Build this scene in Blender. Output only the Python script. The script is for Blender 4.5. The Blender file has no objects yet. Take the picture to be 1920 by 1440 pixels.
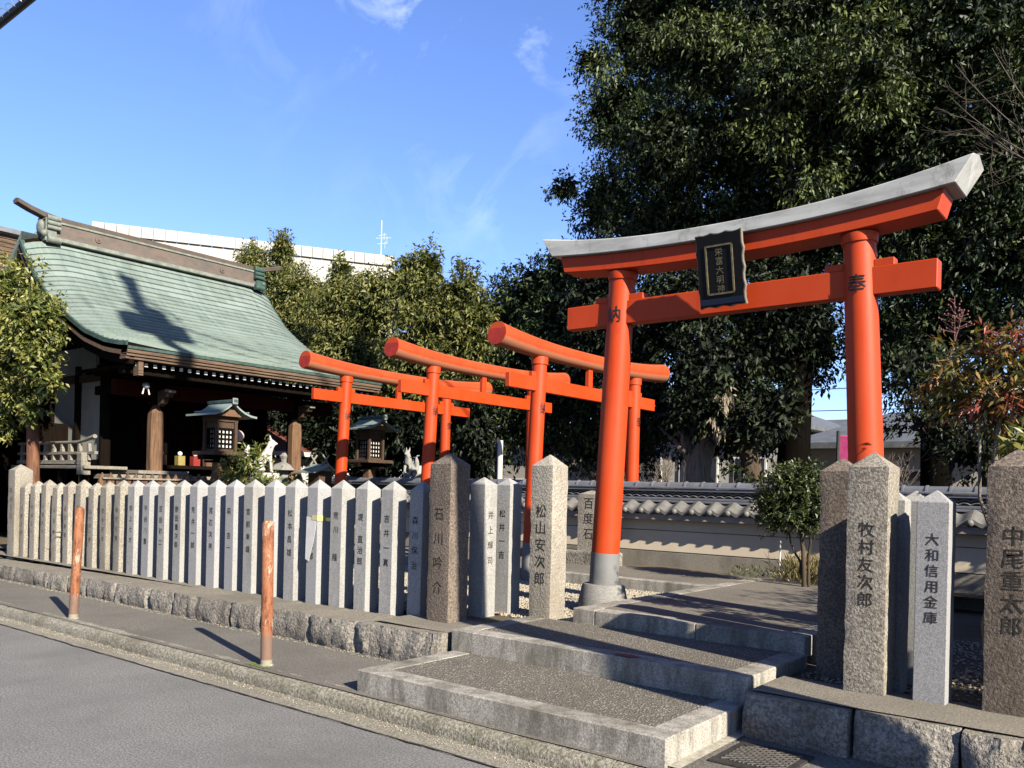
import bpy, bmesh, math, random
import numpy as np
from mathutils import Vector, noise
R = math.radians
random.seed(7)
rng = np.random.default_rng(7)
scene = bpy.context.scene
col = scene.collection

# ------------------------------------------------------------------ camera, sky, sun, exposure
EYE = 1.57
YAW, ROLL, FOC = R(38.5), math.atan(.024), 1600.0
cam_d = bpy.data.cameras.new('camera')
cam = bpy.data.objects.new('camera', cam_d)
col.objects.link(cam)
scene.camera = cam
cam_d.sensor_width = 36.0
cam_d.lens = 36.0 * FOC / 1920.0
cam_d.shift_x = 0.0
cam_d.shift_y = 195.0 / 1920.0
cam_d.clip_start = 0.05
cam_d.clip_end = 3000
from mathutils import Matrix
cam.matrix_world = (Matrix.Translation((0, 0, EYE)) @ Matrix.Rotation(YAW, 4, 'Z')
                    @ Matrix.Rotation(R(90), 4, 'X') @ Matrix.Rotation(ROLL, 4, 'Z'))
# the principal point sits below the picture's middle; roll turns about it
cam_d.shift_x = math.sin(ROLL) * 0.0

SUN_EL = 29.9
sun_v = Vector((0.957 * math.cos(R(SUN_EL)), -0.290 * math.cos(R(SUN_EL)), math.sin(R(SUN_EL)))).normalized()
sun_d = bpy.data.lights.new('sun', 'SUN')
sun = bpy.data.objects.new('sun', sun_d)
col.objects.link(sun)
sun.location = (20, -6, 30)
sun.rotation_euler = (-sun_v).to_track_quat('-Z', 'Y').to_euler()
sun_d.energy = 5.0
sun_d.angle = R(0.5)
sun_d.color = (1.0, 0.91, 0.77)

world = bpy.data.worlds.new('World')
scene.world = world
world.use_nodes = True
wt = world.node_tree
wn, wl = wt.nodes, wt.links
wn.clear()
wout = wn.new('ShaderNodeOutputWorld')
wbg = wn.new('ShaderNodeBackground')
sky = wn.new('ShaderNodeTexSky')
sky.sky_type = 'NISHITA'
sky.sun_disc = False
sky.sun_elevation = R(SUN_EL)
sky.sun_rotation = math.atan2(sun_v.x, sun_v.y)
sky.air_density = 1.0
sky.dust_density = 0.25
sky.ozone_density = 3.0
sky.altitude = 20
wbg.inputs[1].default_value = 0.054
# thin cirrus streaks
tc = wn.new('ShaderNodeTexCoord')
mp = wn.new('ShaderNodeMapping')
mp.inputs['Rotation'].default_value = (0.25, 0.35, 0.95)
mp.inputs['Scale'].default_value = (2.2, 9.0, 7.0)
nz = wn.new('ShaderNodeTexNoise')
nz.inputs['Scale'].default_value = 1.6
nz.inputs['Detail'].default_value = 9
nz.inputs['Roughness'].default_value = 0.62
nz.inputs['Distortion'].default_value = 0.6
nz2 = wn.new('ShaderNodeTexNoise')
nz2.inputs['Scale'].default_value = 2.1
nz2.inputs['Detail'].default_value = 2
r1 = wn.new('ShaderNodeMapRange'); r1.inputs[1].default_value = .50; r1.inputs[2].default_value = .80
r2 = wn.new('ShaderNodeMapRange'); r2.inputs[1].default_value = .47; r2.inputs[2].default_value = .66
mul = wn.new('ShaderNodeMath'); mul.operation = 'MULTIPLY'
mul2 = wn.new('ShaderNodeMath'); mul2.operation = 'MULTIPLY'; mul2.inputs[1].default_value = .55
mix = wn.new('ShaderNodeMixRGB')
mix.inputs[2].default_value = (11.5, 12.0, 12.8, 1)
wl.new(tc.outputs['Generated'], mp.inputs['Vector'])
wl.new(mp.outputs[0], nz.inputs['Vector'])
wl.new(tc.outputs['Generated'], nz2.inputs['Vector'])
wl.new(nz.outputs[0], r1.inputs[0]); wl.new(nz2.outputs[0], r2.inputs[0])
wl.new(r1.outputs[0], mul.inputs[0]); wl.new(r2.outputs[0], mul.inputs[1])
wl.new(mul.outputs[0], mul2.inputs[0]); 
vm = wn.new('ShaderNodeVectorMath'); vm.operation = 'DISTANCE'; vm.inputs[1].default_value = (-.58, .64, .50)
r3 = wn.new('ShaderNodeMapRange'); r3.inputs[1].default_value = .06; r3.inputs[2].default_value = .30; r3.inputs[3].default_value = 1; r3.inputs[4].default_value = .03
mul3 = wn.new('ShaderNodeMath'); mul3.operation = 'MULTIPLY'
wl.new(tc.outputs['Generated'], vm.inputs[0]); wl.new(vm.outputs['Value'], r3.inputs[0])
wl.new(mul2.outputs[0], mul3.inputs[0]); wl.new(r3.outputs[0], mul3.inputs[1]); wl.new(mul3.outputs[0], mix.inputs[0])
tint = wn.new('ShaderNodeMixRGB'); tint.blend_type = 'MULTIPLY'; tint.inputs[0].default_value = 1
tint.inputs[2].default_value = (.84, .915, 1.25, 1)
wl.new(sky.outputs[0], tint.inputs[1]); wl.new(tint.outputs[0], mix.inputs[1])
wl.new(mix.outputs[0], wbg.inputs[0])
wl.new(wbg.outputs[0], wout.inputs[0])

vs = scene.view_settings
vs.view_transform = 'Standard'
vs.look = 'None'
vs.exposure = 2.0
vs.gamma = 1.0
vs.use_curve_mapping = False
scene.cycles.max_bounces = 6
scene.cycles.diffuse_bounces = 1
scene.cycles.glossy_bounces = 2
scene.cycles.transmission_bounces = 3
scene.cycles.transparent_max_bounces = 4
scene.cycles.sample_clamp_indirect = 4

FW = np.array([-math.sin(YAW), math.cos(YAW), 0.]); RT = np.array([math.cos(YAW), math.sin(YAW), 0.])
def at(px, py, Y):
    """world point seen at a place of the photograph, at the true distance Y behind the road line"""
    dx, dy = px - 960., py - 915.
    ca, sa = math.cos(ROLL), math.sin(ROLL)
    X, V = dx * ca + dy * sa, -dx * sa + dy * ca
    r = FW * FOC + RT * X - np.array([0, 0, 1.]) * V
    return np.array([0, 0, EYE]) + r * (Y / r[1])
def dist(p):
    return float(np.dot(np.array(p) - np.array([0, 0, EYE]), FW))

# ------------------------------------------------------------------ helpers
def wloc(o):
    v = Vector((0, 0, 0))
    while o is not None:
        v = v + o.location
        o = o.parent
    return v

def tag(o, label=None, cat=None, group=None, kind=None):
    if label: o['label'] = label
    if cat: o['category'] = cat
    if group: o['group'] = group
    if kind: o['kind'] = kind
    return o

def empty(name, loc, label=None, cat=None, group=None, kind=None):
    o = bpy.data.objects.new(name, None)
    col.objects.link(o)
    o.location = loc
    o.empty_display_size = .2
    return tag(o, label, cat, group, kind)

def link(name, me, mats, parent=None, loc=(0, 0, 0), bevel=0, smooth=False, kind=None, segs=1):
    o = bpy.data.objects.new(name, me)
    col.objects.link(o)
    if parent is not None:
        o.parent = parent
        o.location = Vector(loc) - wloc(parent)
    else:
        o.location = loc
    if not isinstance(mats, (list, tuple)): mats = [mats]
    if len(me.materials) == 0:
        for m in mats: me.materials.append(m)
    if smooth and len(me.polygons):
        me.polygons.foreach_set('use_smooth', np.ones(len(me.polygons), bool))
        if smooth == 'auto':
            try: me.set_sharp_from_angle(angle=R(38))
            except Exception: pass
    if bevel:
        b = o.modifiers.new('bevel', 'BEVEL'); b.width = bevel; b.segments = segs
        b.limit_method = 'ANGLE'; b.angle_limit = R(40)
    if kind: o['kind'] = kind
    return o

class MB:
    def __init__(s): s.v = []; s.f = []; s.m = []
    def add(s, vs_, fs, mi=0):
        n = len(s.v)
        s.v += [tuple(map(float, p)) for p in vs_]
        s.f += [tuple(i + n for i in f) for f in fs]
        s.m += [mi] * len(fs)
        return s
    def box(s, x0, x1, y0, y1, z0, z1, mi=0):
        v = [(x0,y0,z0),(x1,y0,z0),(x1,y1,z0),(x0,y1,z0),(x0,y0,z1),(x1,y0,z1),(x1,y1,z1),(x0,y1,z1)]
        return s.add(v, [(0,3,2,1),(4,5,6,7),(0,1,5,4),(1,2,6,5),(2,3,7,6),(3,0,4,7)], mi)
    def cbox(s, c, d, mi=0, rz=0, ry=0, rx=0):
        n = len(s.v)
        s.box(-d[0]/2, d[0]/2, -d[1]/2, d[1]/2, -d[2]/2, d[2]/2, mi)
        M = Matrix.Rotation(rz, 3, 'Z') @ Matrix.Rotation(ry, 3, 'Y') @ Matrix.Rotation(rx, 3, 'X')
        for i in range(n, len(s.v)):
            s.v[i] = tuple(M @ Vector(s.v[i]) + Vector(c))
        return s
    def prism(s, poly, a0, a1, axis='y', mi=0):
        """poly in the two other axes, swept along axis"""
        k = len(poly)
        def P(u, w, a):
            return {'x': (a, u, w), 'y': (u, a, w), 'z': (u, w, a)}[axis]
        v = [P(u, w, a0) for u, w in poly] + [P(u, w, a1) for u, w in poly]
        f = [tuple(range(k)), tuple(range(2*k-1, k-1, -1))] + [(i, i+k, (i+1) % k + k, (i+1) % k) for i in range(k)]
        return s.add(v, f, mi)
    def tube(s, pts, rad, n=8, mi=0, cap=True):
        pts = [Vector(p) for p in pts]
        if not isinstance(rad, (list, tuple)): rad = [rad]*len(pts)
        rings = []; up = None
        for i, p in enumerate(pts):
            d = (pts[min(i+1, len(pts)-1)] - pts[max(i-1, 0)])
            d = d.normalized() if d.length > 1e-9 else Vector((0, 0, 1))
            if up is None:
                up = Vector((0, 0, 1)) if abs(d.z) < .9 else Vector((1, 0, 0))
            a = d.cross(up).normalized(); b = a.cross(d).normalized(); up = b
            rings.append([p + (a*math.cos(2*math.pi*k/n) + b*math.sin(2*math.pi*k/n))*rad[i] for k in range(n)])
        v = [q for r_ in rings for q in r_]; f = []
        for i in range(len(pts)-1):
            for k in range(n):
                f.append((i*n+k, i*n+(k+1) % n, (i+1)*n+(k+1) % n, (i+1)*n+k))
        if cap:
            f.append(tuple(range(n-1, -1, -1))); f.append(tuple(range((len(pts)-1)*n, len(pts)*n)))
        return s.add(v, f, mi)
    def lathe(s, prof, c=(0, 0), n=24, mi=0):
        v = []; f = []
        for r_, z in prof:
            for k in range(n):
                a = 2*math.pi*k/n
                v.append((c[0]+r_*math.cos(a), c[1]+r_*math.sin(a), z))
        for i in range(len(prof)-1):
            for k in range(n):
                f.append((i*n+k, i*n+(k+1) % n, (i+1)*n+(k+1) % n, (i+1)*n+k))
        f.append(tuple(range(n-1, -1, -1))); f.append(tuple(range((len(prof)-1)*n, len(prof)*n)))
        return s.add(v, f, mi)
    def ball(s, c, r_, n=8, mi=0, sc=(1, 1, 1)):
        prof = []
        v = []; f = []
        m = max(4, n//2+1)
        for i in range(m+1):
            t = math.pi*i/m
            for k in range(n):
                a = 2*math.pi*k/n
                v.append((c[0]+r_*sc[0]*math.sin(t)*math.cos(a), c[1]+r_*sc[1]*math.sin(t)*math.sin(a), c[2]+r_*sc[2]*math.cos(t)))
        for i in range(m):
            for k in range(n):
                f.append((i*n+k, (i+1)*n+k, (i+1)*n+(k+1) % n, i*n+(k+1) % n))
        return s.add(v, f, mi)
    def mesh(s, name='mesh'):
        me = bpy.data.meshes.new(name)
        me.from_pydata(s.v, [], s.f)
        if any(s.m): me.polygons.foreach_set('material_index', s.m)
        me.update()
        bm = bmesh.new(); bm.from_mesh(me)
        bmesh.ops.recalc_face_normals(bm, faces=bm.faces)
        bm.to_mesh(me); bm.free()
        return me
    def build(s, name, mats, parent=None, **k):
        me = s.mesh(name)
        if not isinstance(mats, (list, tuple)): mats = [mats]
        for m in mats: me.materials.append(m)
        return link(name, me, mats, parent, **k)

# ------------------------------------------------------------------ materials
ALB = 0.44   # common scale of all surface colours
class NT:
    def __init__(s, name):
        s.mat = bpy.data.materials.new(name); s.mat.use_nodes = True
        s.t = s.mat.node_tree; s.n = s.t.nodes; s.l = s.t.links
        s.b = s.n['Principled BSDF']
        s.geo = s.n.new('ShaderNodeNewGeometry')
    def pos(s, scale=(1, 1, 1), rot=(0, 0, 0)):
        m = s.n.new('ShaderNodeMapping'); m.inputs['Scale'].default_value = scale; m.inputs['Rotation'].default_value = rot
        s.l.new(s.geo.outputs['Position'], m.inputs['Vector']); return m.outputs[0]
    def noise(s, sc, det=4, rough=.55, vec=None, dist_=0):
        n = s.n.new('ShaderNodeTexNoise'); n.inputs['Scale'].default_value = sc
        n.inputs['Detail'].default_value = det; n.inputs['Roughness'].default_value = rough
        n.inputs['Distortion'].default_value = dist_
        s.l.new(vec if vec is not None else s.geo.outputs['Position'], n.inputs['Vector']); return n.outputs[0]
    def voro(s, sc, vec=None, feat='F1', out=0):
        n = s.n.new('ShaderNodeTexVoronoi'); n.feature = feat; n.inputs['Scale'].default_value = sc
        s.l.new(vec if vec is not None else s.geo.outputs['Position'], n.inputs['Vector']); return n.outputs[out]
    def rng(s, v, a, b, c=0., d=1.):
        n = s.n.new('ShaderNodeMapRange')
        for i, x in enumerate((a, b, c, d)): n.inputs[i+1].default_value = x
        s.l.new(v, n.inputs[0]); return n.outputs[0]
    def ramp(s, v, stops):
        n = s.n.new('ShaderNodeValToRGB'); e = n.color_ramp.elements
        while len(e) < len(stops): e.new(.5)
        for i, (p, c) in enumerate(stops): e[i].position = p; e[i].color = tuple(c)+(1,)
        s.l.new(v, n.inputs[0]); return n.outputs[0]
    def mix(s, f, a, b, mode='MIX'):
        n = s.n.new('ShaderNodeMixRGB'); n.blend_type = mode
        for i, x in ((0, f), (1, a), (2, b)):
            if isinstance(x, (int, float)): n.inputs[i].default_value = x
            elif isinstance(x, tuple): n.inputs[i].default_value = x+(1,)
            else: s.l.new(x, n.inputs[i])
        return n.outputs[0]
    def math(s, op, a, b=0.):
        n = s.n.new('ShaderNodeMath'); n.operation = op
        for i, x in ((0, a), (1, b)):
            if isinstance(x, (int, float)): n.inputs[i].default_value = x
            else: s.l.new(x, n.inputs[i])
        return n.outputs[0]
    def color(s, c):
        if isinstance(c, tuple): s.b.inputs['Base Color'].default_value = tuple(x*ALB for x in c)+(1,)
        else: s.l.new(s.mix(1., c, (ALB, ALB, ALB), 'MULTIPLY'), s.b.inputs['Base Color'])
        return s
    def bump(s, h, strength=.5, dist_=.01):
        n = s.n.new('ShaderNodeBump'); n.inputs['Strength'].default_value = strength; n.inputs['Distance'].default_value = dist_
        s.l.new(h, n.inputs['Height']); s.l.new(n.outputs[0], s.b.inputs['Normal']); return s
    def set(s, rough=.8, metal=0, spec=.3):
        if isinstance(rough, (int, float)): s.b.inputs['Roughness'].default_value = rough
        else: s.l.new(rough, s.b.inputs['Roughness'])
        s.b.inputs['Metallic'].default_value = metal
        s.b.inputs['Specular IOR Level'].default_value = spec
        return s

def granite(name, light, dark, stain, sp=95, stain_amt=.5, bump=.35, bscale=120, bdist=.004, moss=0, rough=.85, dirty=0):
    n = NT(name)
    a = n.noise(sp, 3, .7)
    c = n.ramp(a, [(.36, dark), (.5, tuple((x+y)/2 for x, y in zip(light, dark))), (.6, light)])
    v = n.voro(sp*1.6)
    c = n.mix(n.rng(v, .12, .3, .45, 0.), c, tuple(x*.35 for x in dark))
    s1 = n.noise(2.2, 6, .62, n.pos((1, 1, .45)))
    c = n.mix(n.math('MULTIPLY', n.rng(s1, .46, .68), stain_amt), c, stain)
    s2 = n.noise(9, 5, .7)
    c = n.mix(n.rng(s2, .58, .75, 0, .35*stain_amt), c, tuple(x*.6 for x in stain))
    if moss:
        s3 = n.noise(5, 5, .6)
        c = n.mix(n.rng(s3, .55, .7, 0, moss), c, (.10, .12, .055))
    oi = n.n.new('ShaderNodeObjectInfo')
    c = n.mix(n.rng(oi.outputs['Random'], 0, 1, 0, .30), c, n.mix(1., c, (.62, .60, .55), 'MULTIPLY'))
    if dirty:
        dn = n.noise(7, 7, .72, n.pos((1.2, 1.2, .28)))
        c = n.mix(n.rng(dn, .46, .62, 0, dirty), c, (.10, .09, .07))
    n.color(c).set(rough, 0, .25)
    h = n.noise(bscale, 3, .7)
    n.bump(h, bump, bdist)
    return n.mat

def plain(name, c, rough=.7, metal=0, var=.15, sc=8, spec=.3, bump=0, bsc=60):
    n = NT(name)
    a = n.noise(sc, 5, .6)
    n.color(n.mix(n.rng(a, .35, .65), tuple(x*(1-var) for x in c), tuple(min(1, x*(1+var)) for x in c))).set(rough, metal, spec)
    if bump: n.bump(n.noise(bsc, 4, .6), bump, .003)
    return n.mat

def wood(name, c, dark, axis='z', rough=.75, spec=.12):
    n = NT(name)
    sc = {'z': (14, 14, .9), 'y': (14, .9, 14), 'x': (.9, 14, 14)}[axis]
    g = n.noise(3.2, 6, .65, n.pos(sc), .5)
    c_ = n.ramp(g, [(.3, dark), (.55, c), (.75, tuple(min(1, x*1.25) for x in c))])
    w = n.noise(2.5, 4, .6)
    n.color(n.mix(n.rng(w, .5, .75, 0, .4), c_, dark)).set(rough, 0, spec).bump(g, .4, .004)
    return n.mat

M = {}
M['granite_new'] = granite('granite_new', (.52, .515, .49), (.31, .31, .30), (.34, .33, .30), 85, .45, .3, dirty=.18)
M['granite_cool'] = granite('granite_cool', (.50, .50, .50), (.29, .29, .295), (.28, .28, .27), 120, .3, .3)
M['granite_old'] = granite('granite_old', (.52, .485, .41), (.22, .195, .155), (.20, .165, .12), 70, .6, .8, 60, .008)
M['pillar_brown'] = granite('pillar_brown', (.30, .245, .195), (.11, .085, .065), (.10, .075, .055), 60, .8, .8, 58, .010)
M['pillar_tan'] = granite('pillar_tan', (.47, .43, .36), (.18, .155, .12), (.15, .125, .09), 62, .6, .8, 58, .009)
M['pillar_pale'] = granite('pillar_pale', (.58, .54, .46), (.27, .24, .19), (.26, .22, .165), 70, .6, .9, 42, .010)
M['edge_stone'] = granite('edge_stone', (.60, .57, .50), (.30, .28, .24), (.15, .135, .105), 85, .95, .5, 90, .006, 0, .85, .6)
M['rock_face'] = granite('rock_face', (.43, .40, .345), (.17, .15, .125), (.10, .085, .065), 46, .7, 1.0, 30, .02)
M['kerb_stone'] = granite('kerb_stone', (.46, .43, .35), (.16, .145, .11), (.13, .12, .08), 50, .7, .9, 40, .012, .35)
M['base_stone'] = granite('base_stone', (.34, .33, .31), (.19, .185, .17), (.15, .145, .13), 80, .6, .4, 90, .005)
M['ink'] = plain('ink', (.055, .050, .043), .95, 0, .5, 55, .02)
M['ink_faint'] = plain('ink_faint', (.12, .11, .095), .9, 0, .3, 60)
M['black_paint'] = plain('black_paint', (.012, .011, .011), .5)

def asphalt(name, c, agg=.0, bs=.6, patch=.5):
    n = NT(name)
    a = n.noise(75, 4, .85)
    b = n.voro(62)
    base = n.ramp(a, [(.36, tuple(x*.42 for x in c)), (.5, c), (.63, tuple(min(1, x*1.9) for x in c))])
    base = n.mix(n.rng(b, .0, .35, .30, 0.), base, tuple(min(1, x*2.1) for x in c))
    p = n.noise(1.1, 6, .62)
    base = n.mix(n.rng(p, .42, .7, 0, patch), base, tuple(x*.62 for x in c))
    p2 = n.noise(4.5, 6, .7)
    base = n.mix(n.rng(p2, .55, .75, 0, patch*.6), base, tuple(min(1, x*1.35) for x in c))
    n.color(base).set(.9, 0, .2).bump(n.noise(70, 4, .8), bs, .009)
    return n.mat
M['asphalt'] = asphalt('asphalt', (.22, .215, .205), 0, .7, .6)
M['gutter'] = asphalt('gutter', (.27, .25, .20), 0, .5, .5)
M['pavement'] = asphalt('pavement', (.175, .163, .14), 0, .5, .6)
M['path'] = asphalt('path', (.19, .172, .142), 0, .5, .6)
M['plinth_top'] = asphalt('plinth_top', (.25, .225, .18), 0, .6, .7)
M['earth'] = asphalt('earth', (.15, .12, .08), 0, 1.0, .6)
n = NT('exposed_aggregate')
v_ = n.voro(60, out=1); w_ = n.voro(60)
c_ = n.mix(.75, (.20, .18, .14), v_, 'MULTIPLY')
bw = n.n.new('ShaderNodeRGBToBW'); n.l.new(v_, bw.inputs[0])
c_ = n.ramp(bw.outputs[0], [(.2, (.12, .11, .09)), (.5, (.24, .22, .18)), (.85, (.52, .48, .40))])
c_ = n.mix(n.rng(w_, .28, .55), c_, (.15, .135, .108))
c_ = n.mix(n.rng(n.noise(2.5, 5, .65), .45, .65, 0, .55), c_, (.12, .11, .085))
n.color(c_).set(.85, 0, .25).bump(n.rng(w_, 0, .6, 1, 0), .8, .01)
M['aggregate'] = n.mat

def vermilion(name, c, faded):
    n = NT(name)
    f = n.noise(1.8, 6, .65, n.pos((1, 1, .8)))
    cc = n.mix(n.rng(f, .42, .72, 0, .7), c, faded)
    dr_ = n.noise(5, 7, .75, n.pos((2.2, 2.2, .22)))
    cc = n.mix(n.rng(dr_, .54, .72, 0, .5), cc, tuple(x*.5 for x in c))
    ch_ = n.noise(21, 6, .7)
    cc = n.mix(n.rng(ch_, .69, .72, 0, .6), cc, (.52, .30, .22))
    # grime on the undersides of the logs: lichen and dust sits there
    g = n.noise(60, 4, .7)
    nz_ = n.n.new('ShaderNodeSeparateXYZ'); n.l.new(n.geo.outputs['Normal'], nz_.inputs[0])
    cc = n.mix(n.rng(g, .58, .75, 0, .35), cc, tuple(x*.55 for x in c))
    n.color(cc).set(n.rng(f, .3, .7, .45, .6), 0, .18).bump(n.noise(35, 3, .5), .05, .002)
    return n.mat
M['vermilion'] = vermilion('vermilion', (.57, .055, .006), (.60, .078, .02))
n = NT('weathered_vermilion')
f = n.noise(3, 6, .65, n.pos((1, 1, 1)))
cc = n.mix(n.rng(f, .4, .75, 0, .6), (.54, .055, .010), (.55, .10, .03))
g = n.noise(26, 5, .75)
cc = n.mix(n.rng(g, .56, .72, 0, .45), cc, (.33, .10, .04))
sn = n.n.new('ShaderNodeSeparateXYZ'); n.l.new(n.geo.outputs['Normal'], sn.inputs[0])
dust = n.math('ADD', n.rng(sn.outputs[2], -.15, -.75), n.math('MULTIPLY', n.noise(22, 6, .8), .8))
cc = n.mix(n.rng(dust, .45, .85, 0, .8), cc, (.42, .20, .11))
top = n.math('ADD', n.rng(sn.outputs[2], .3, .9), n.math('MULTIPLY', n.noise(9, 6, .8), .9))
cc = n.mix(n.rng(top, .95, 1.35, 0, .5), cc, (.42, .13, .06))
n.color(cc).set(.6, 0, .18).bump(n.noise(80, 3, .6), .15, .002)
M['vermilion_log'] = n.mat
M['end_red'] = plain('end_red', (.34, .022, .008), .6, 0, .2, 10)
n = NT('grey_paint')
f = n.noise(3, 6, .7); g = n.noise(14, 5, .7, n.pos((1, 1, .25)))
cc = n.mix(n.rng(f, .42, .7, 0, .8), (.22, .225, .225), (.14, .14, .14))
cc = n.mix(n.rng(g, .58, .75, 0, .6), cc, (.10, .10, .095))
n.color(cc).set(.6, 0, .3)
M['grey_paint'] = n.mat
n = NT('kasagi_cap')
f = n.noise(2.2, 6, .62, n.pos((.5, 2, 2))); g = n.noise(7, 6, .75, n.pos((1, 1, .6)))
cc = n.mix(n.rng(f, .44, .62, 0, .8), (.60, .61, .585), (.33, .33, .315))
cc = n.mix(n.rng(g, .54, .70, 0, .75), cc, (.16, .155, .14))
n.color(cc).set(.6, 0, .3)
M['cap_white'] = n.mat
M['lacquer'] = plain('black_lacquer', (.004, .004, .005), .6, 0, .2, 8, .15)
M['lacquer_blue'] = plain('blue_lacquer', (.008, .018, .05), .35)
M['gold'] = plain('dull_gold', (.20, .17, .09), .6, .2, .3, 30)
M['bronze'] = plain('bronze_edge', (.22, .19, .15), .6)

n = NT('copper_patina')
st = n.noise(2.6, 6, .7, n.pos((.22, 3.2, .22)))
cc = n.mix(n.rng(st, .40, .68), (.235, .305, .27), (.14, .19, .172))
st2 = n.noise(3.5, 6, .75, n.pos((.35, 5.5, .35)))
cc = n.mix(n.rng(st2, .54, .70, 0, .8), cc, (.13, .12, .095))
st3 = n.noise(1.3, 5, .7, n.pos((1, 1, 1)))
cc = n.mix(n.rng(st3, .45, .7, 0, .45), cc, (.20, .24, .215))
inf = n.n.new('ShaderNodeObjectInfo')
cc = n.mix(n.math('MULTIPLY', inf.outputs['Random'], .5), cc, (.33, .41, .37))
n.color(cc).set(.6, 0, .4).bump(n.noise(10, 3, .5), .08, .01)
M['patina'] = n.mat
M['patina_dark'] = plain('patina_dark', (.05, .095, .08), .5, 0, .3, 12)
n = NT('ridge_copper')
st = n.noise(3, 6, .7, n.pos((1, 1.5, 3)))
cc = n.mix(n.rng(st, .42, .66), (.155, .115, .092), (.095, .09, .078))
cc = n.mix(n.rng(n.noise(1.4, 5, .6), .55, .75, 0, .5), cc, (.16, .22, .18))
n.color(cc).set(.6, 0, .3)
M['ridge_copper'] = n.mat
M['ridge_green'] = plain('ridge_green', (.20, .225, .19), .6, 0, .25, 9)
M['wood_y'] = wood('aged_wood_y', (.17, .115, .078), (.05, .034, .024), 'y')
M['wood_x'] = wood('aged_wood_x', (.10, .062, .04), (.03, .02, .014), 'x')
M['wood_z'] = wood('aged_wood_z', (.20, .115, .066), (.06, .036, .022), 'z')
M['wood_grey'] = wood('grey_wood', (.30, .275, .225), (.13, .12, .10), 'x')
M['wood_dark_shaded'] = wood('dark_shaded_wood', (.012, .008, .006), (.005, .004, .003), 'z', .9, .02)  # dark wood, coloured nearly black to carry the shade under the eaves
M['wood_red'] = wood('red_wood', (.05, .008, .006), (.02, .005, .004), 'y', .9, .03)
M['white_wall'] = plain('white_wall', (.34, .34, .30), .9, 0, .08, 3)
M['white_paint'] = plain('white_paint', (.75, .74, .70), .7, 0, .06, 10)
M['paper'] = plain('shoji_paper', (.80, .79, .74), .9, 0, .04)
M['plaster'] = None
n = NT('wall_plaster')
f = n.noise(1.6, 6, .65, n.pos((1, 1, .5))); g = n.noise(5, 6, .7, n.pos((1, 1, .2)))
cc = n.mix(n.rng(f, .4, .7, 0, .6), (.80, .70, .52), (.64, .53, .41))
cc = n.mix(n.rng(g, .6, .78, 0, .5), cc, (.20, .17, .13))
n.color(cc).set(.9, 0, .2).bump(n.noise(50, 3, .6), .1, .003)
M['plaster'] = n.mat
M['wall_base'] = granite('wall_base', (.36, .33, .27), (.24, .22, .18), (.14, .125, .10), 60, .7, .4)
n = NT('roof_tile')
f = n.noise(9, 5, .6)
inf = n.n.new('ShaderNodeObjectInfo')
cc = n.mix(n.rng(f, .35, .7), (.17, .18, .20), (.25, .26, .28))
cc = n.mix(n.math('MULTIPLY', inf.outputs['Random'], .35), cc, (.13, .14, .15))
n.color(cc).set(.42, .15, .5).bump(n.noise(60, 3, .6), .1, .002)
M['tile'] = n.mat
M['tile_pale'] = plain('pale_tile', (.17, .165, .15), .6, 0, .2, 14)
n = NT('rust')
f = n.noise(28, 6, .8, n.pos((1, 1, .3))); g = n.noise(10, 8, .8, n.pos((1, 1, .35)))
cc = n.ramp(f, [(.30, (.06, .022, .012)), (.42, (.19, .06, .025)), (.55, (.38, .15, .065)), (.7, (.20, .07, .03))])
cc = n.mix(n.rng(g, .57, .61), cc, (.50, .41, .30))
sp = n.n.new('ShaderNodeSeparateXYZ'); n.l.new(n.geo.outputs['Position'], sp.inputs[0])
cc = n.mix(n.math('MULTIPLY', n.rng(sp.outputs[2], .40, .33), .9), cc, (.20, .13, .095))
cc = n.mix(n.rng(sp.outputs[2], .175, .165), cc, (.33, .30, .22))
n.color(cc).set(.8, 0, .3).bump(f, .5, .004)
M['rust'] = n.mat
M['iron'] = plain('cast_iron', (.055, .05, .045), .65, .4, .4, 30, .4)
M['rubber'] = plain('cable_black', (.012, .012, .014), .6)
M['concrete'] = granite('concrete', (.36, .35, .32), (.28, .27, .25), (.2, .19, .17), 60, .4, .2)
M['steel'] = plain('galvanised', (.34, .35, .36), .5, .5)
M['bark'] = wood('bark', (.10, .075, .05), (.035, .026, .018), 'z', .95)
M['bark_pale'] = wood('pale_bark', (.30, .255, .20), (.11, .09, .07), 'z', .9)
M['bark_shaded'] = wood('shaded_bark', (.006, .005, .004), (.003, .0025, .002), 'z', .95, .01)  # black tone stands in for the shade on these trunks
M['twig'] = plain('twig', (.17, .135, .105), .9)
M['fox'] = plain('white_stone', (.55, .53, .47), .75, 0, .1, 14, .3, .2)
M['fox_grey'] = plain('grey_stone', (.30, .30, .28), .8, 0, .2, 14, .3, .2)
M['red_cloth'] = plain('red_cloth', (.28, .02, .014), .9)
M['bld_white'] = plain('building_white', (.52, .51, .47), .8, 0, .04, .2)
M['bld_beige'] = plain('building_beige', (.42, .38, .33), .85, 0, .06, .7)
M['bld_grey'] = plain('building_grey', (.30, .29, .28), .85, 0, .06, .7)
M['roof_grey'] = plain('far_roof', (.13, .14, .15), .6, 0, .2, 4)
M['roof_red'] = plain('red_roof', (.17, .05, .035), .7, 0, .3, 6)
M['glass'] = plain('window_glass', (.05, .06, .08), .12, 0, .2, 2, .6)
M['pink'] = plain('pink_sign', (.75, .10, .32), .5)
M['green_sheet'] = plain('green_sheet', (.05, .09, .08), .6, 0, .2, 3)
M['blue_sheet'] = plain('blue_sheet', (.32, .37, .44), .5, 0, .1, 3)
M['tape'] = plain('yellow_tape', (.62, .56, .24), .5)
M['offer_y'] = plain('faded_yellow', (.30, .24, .07), .7)
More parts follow.
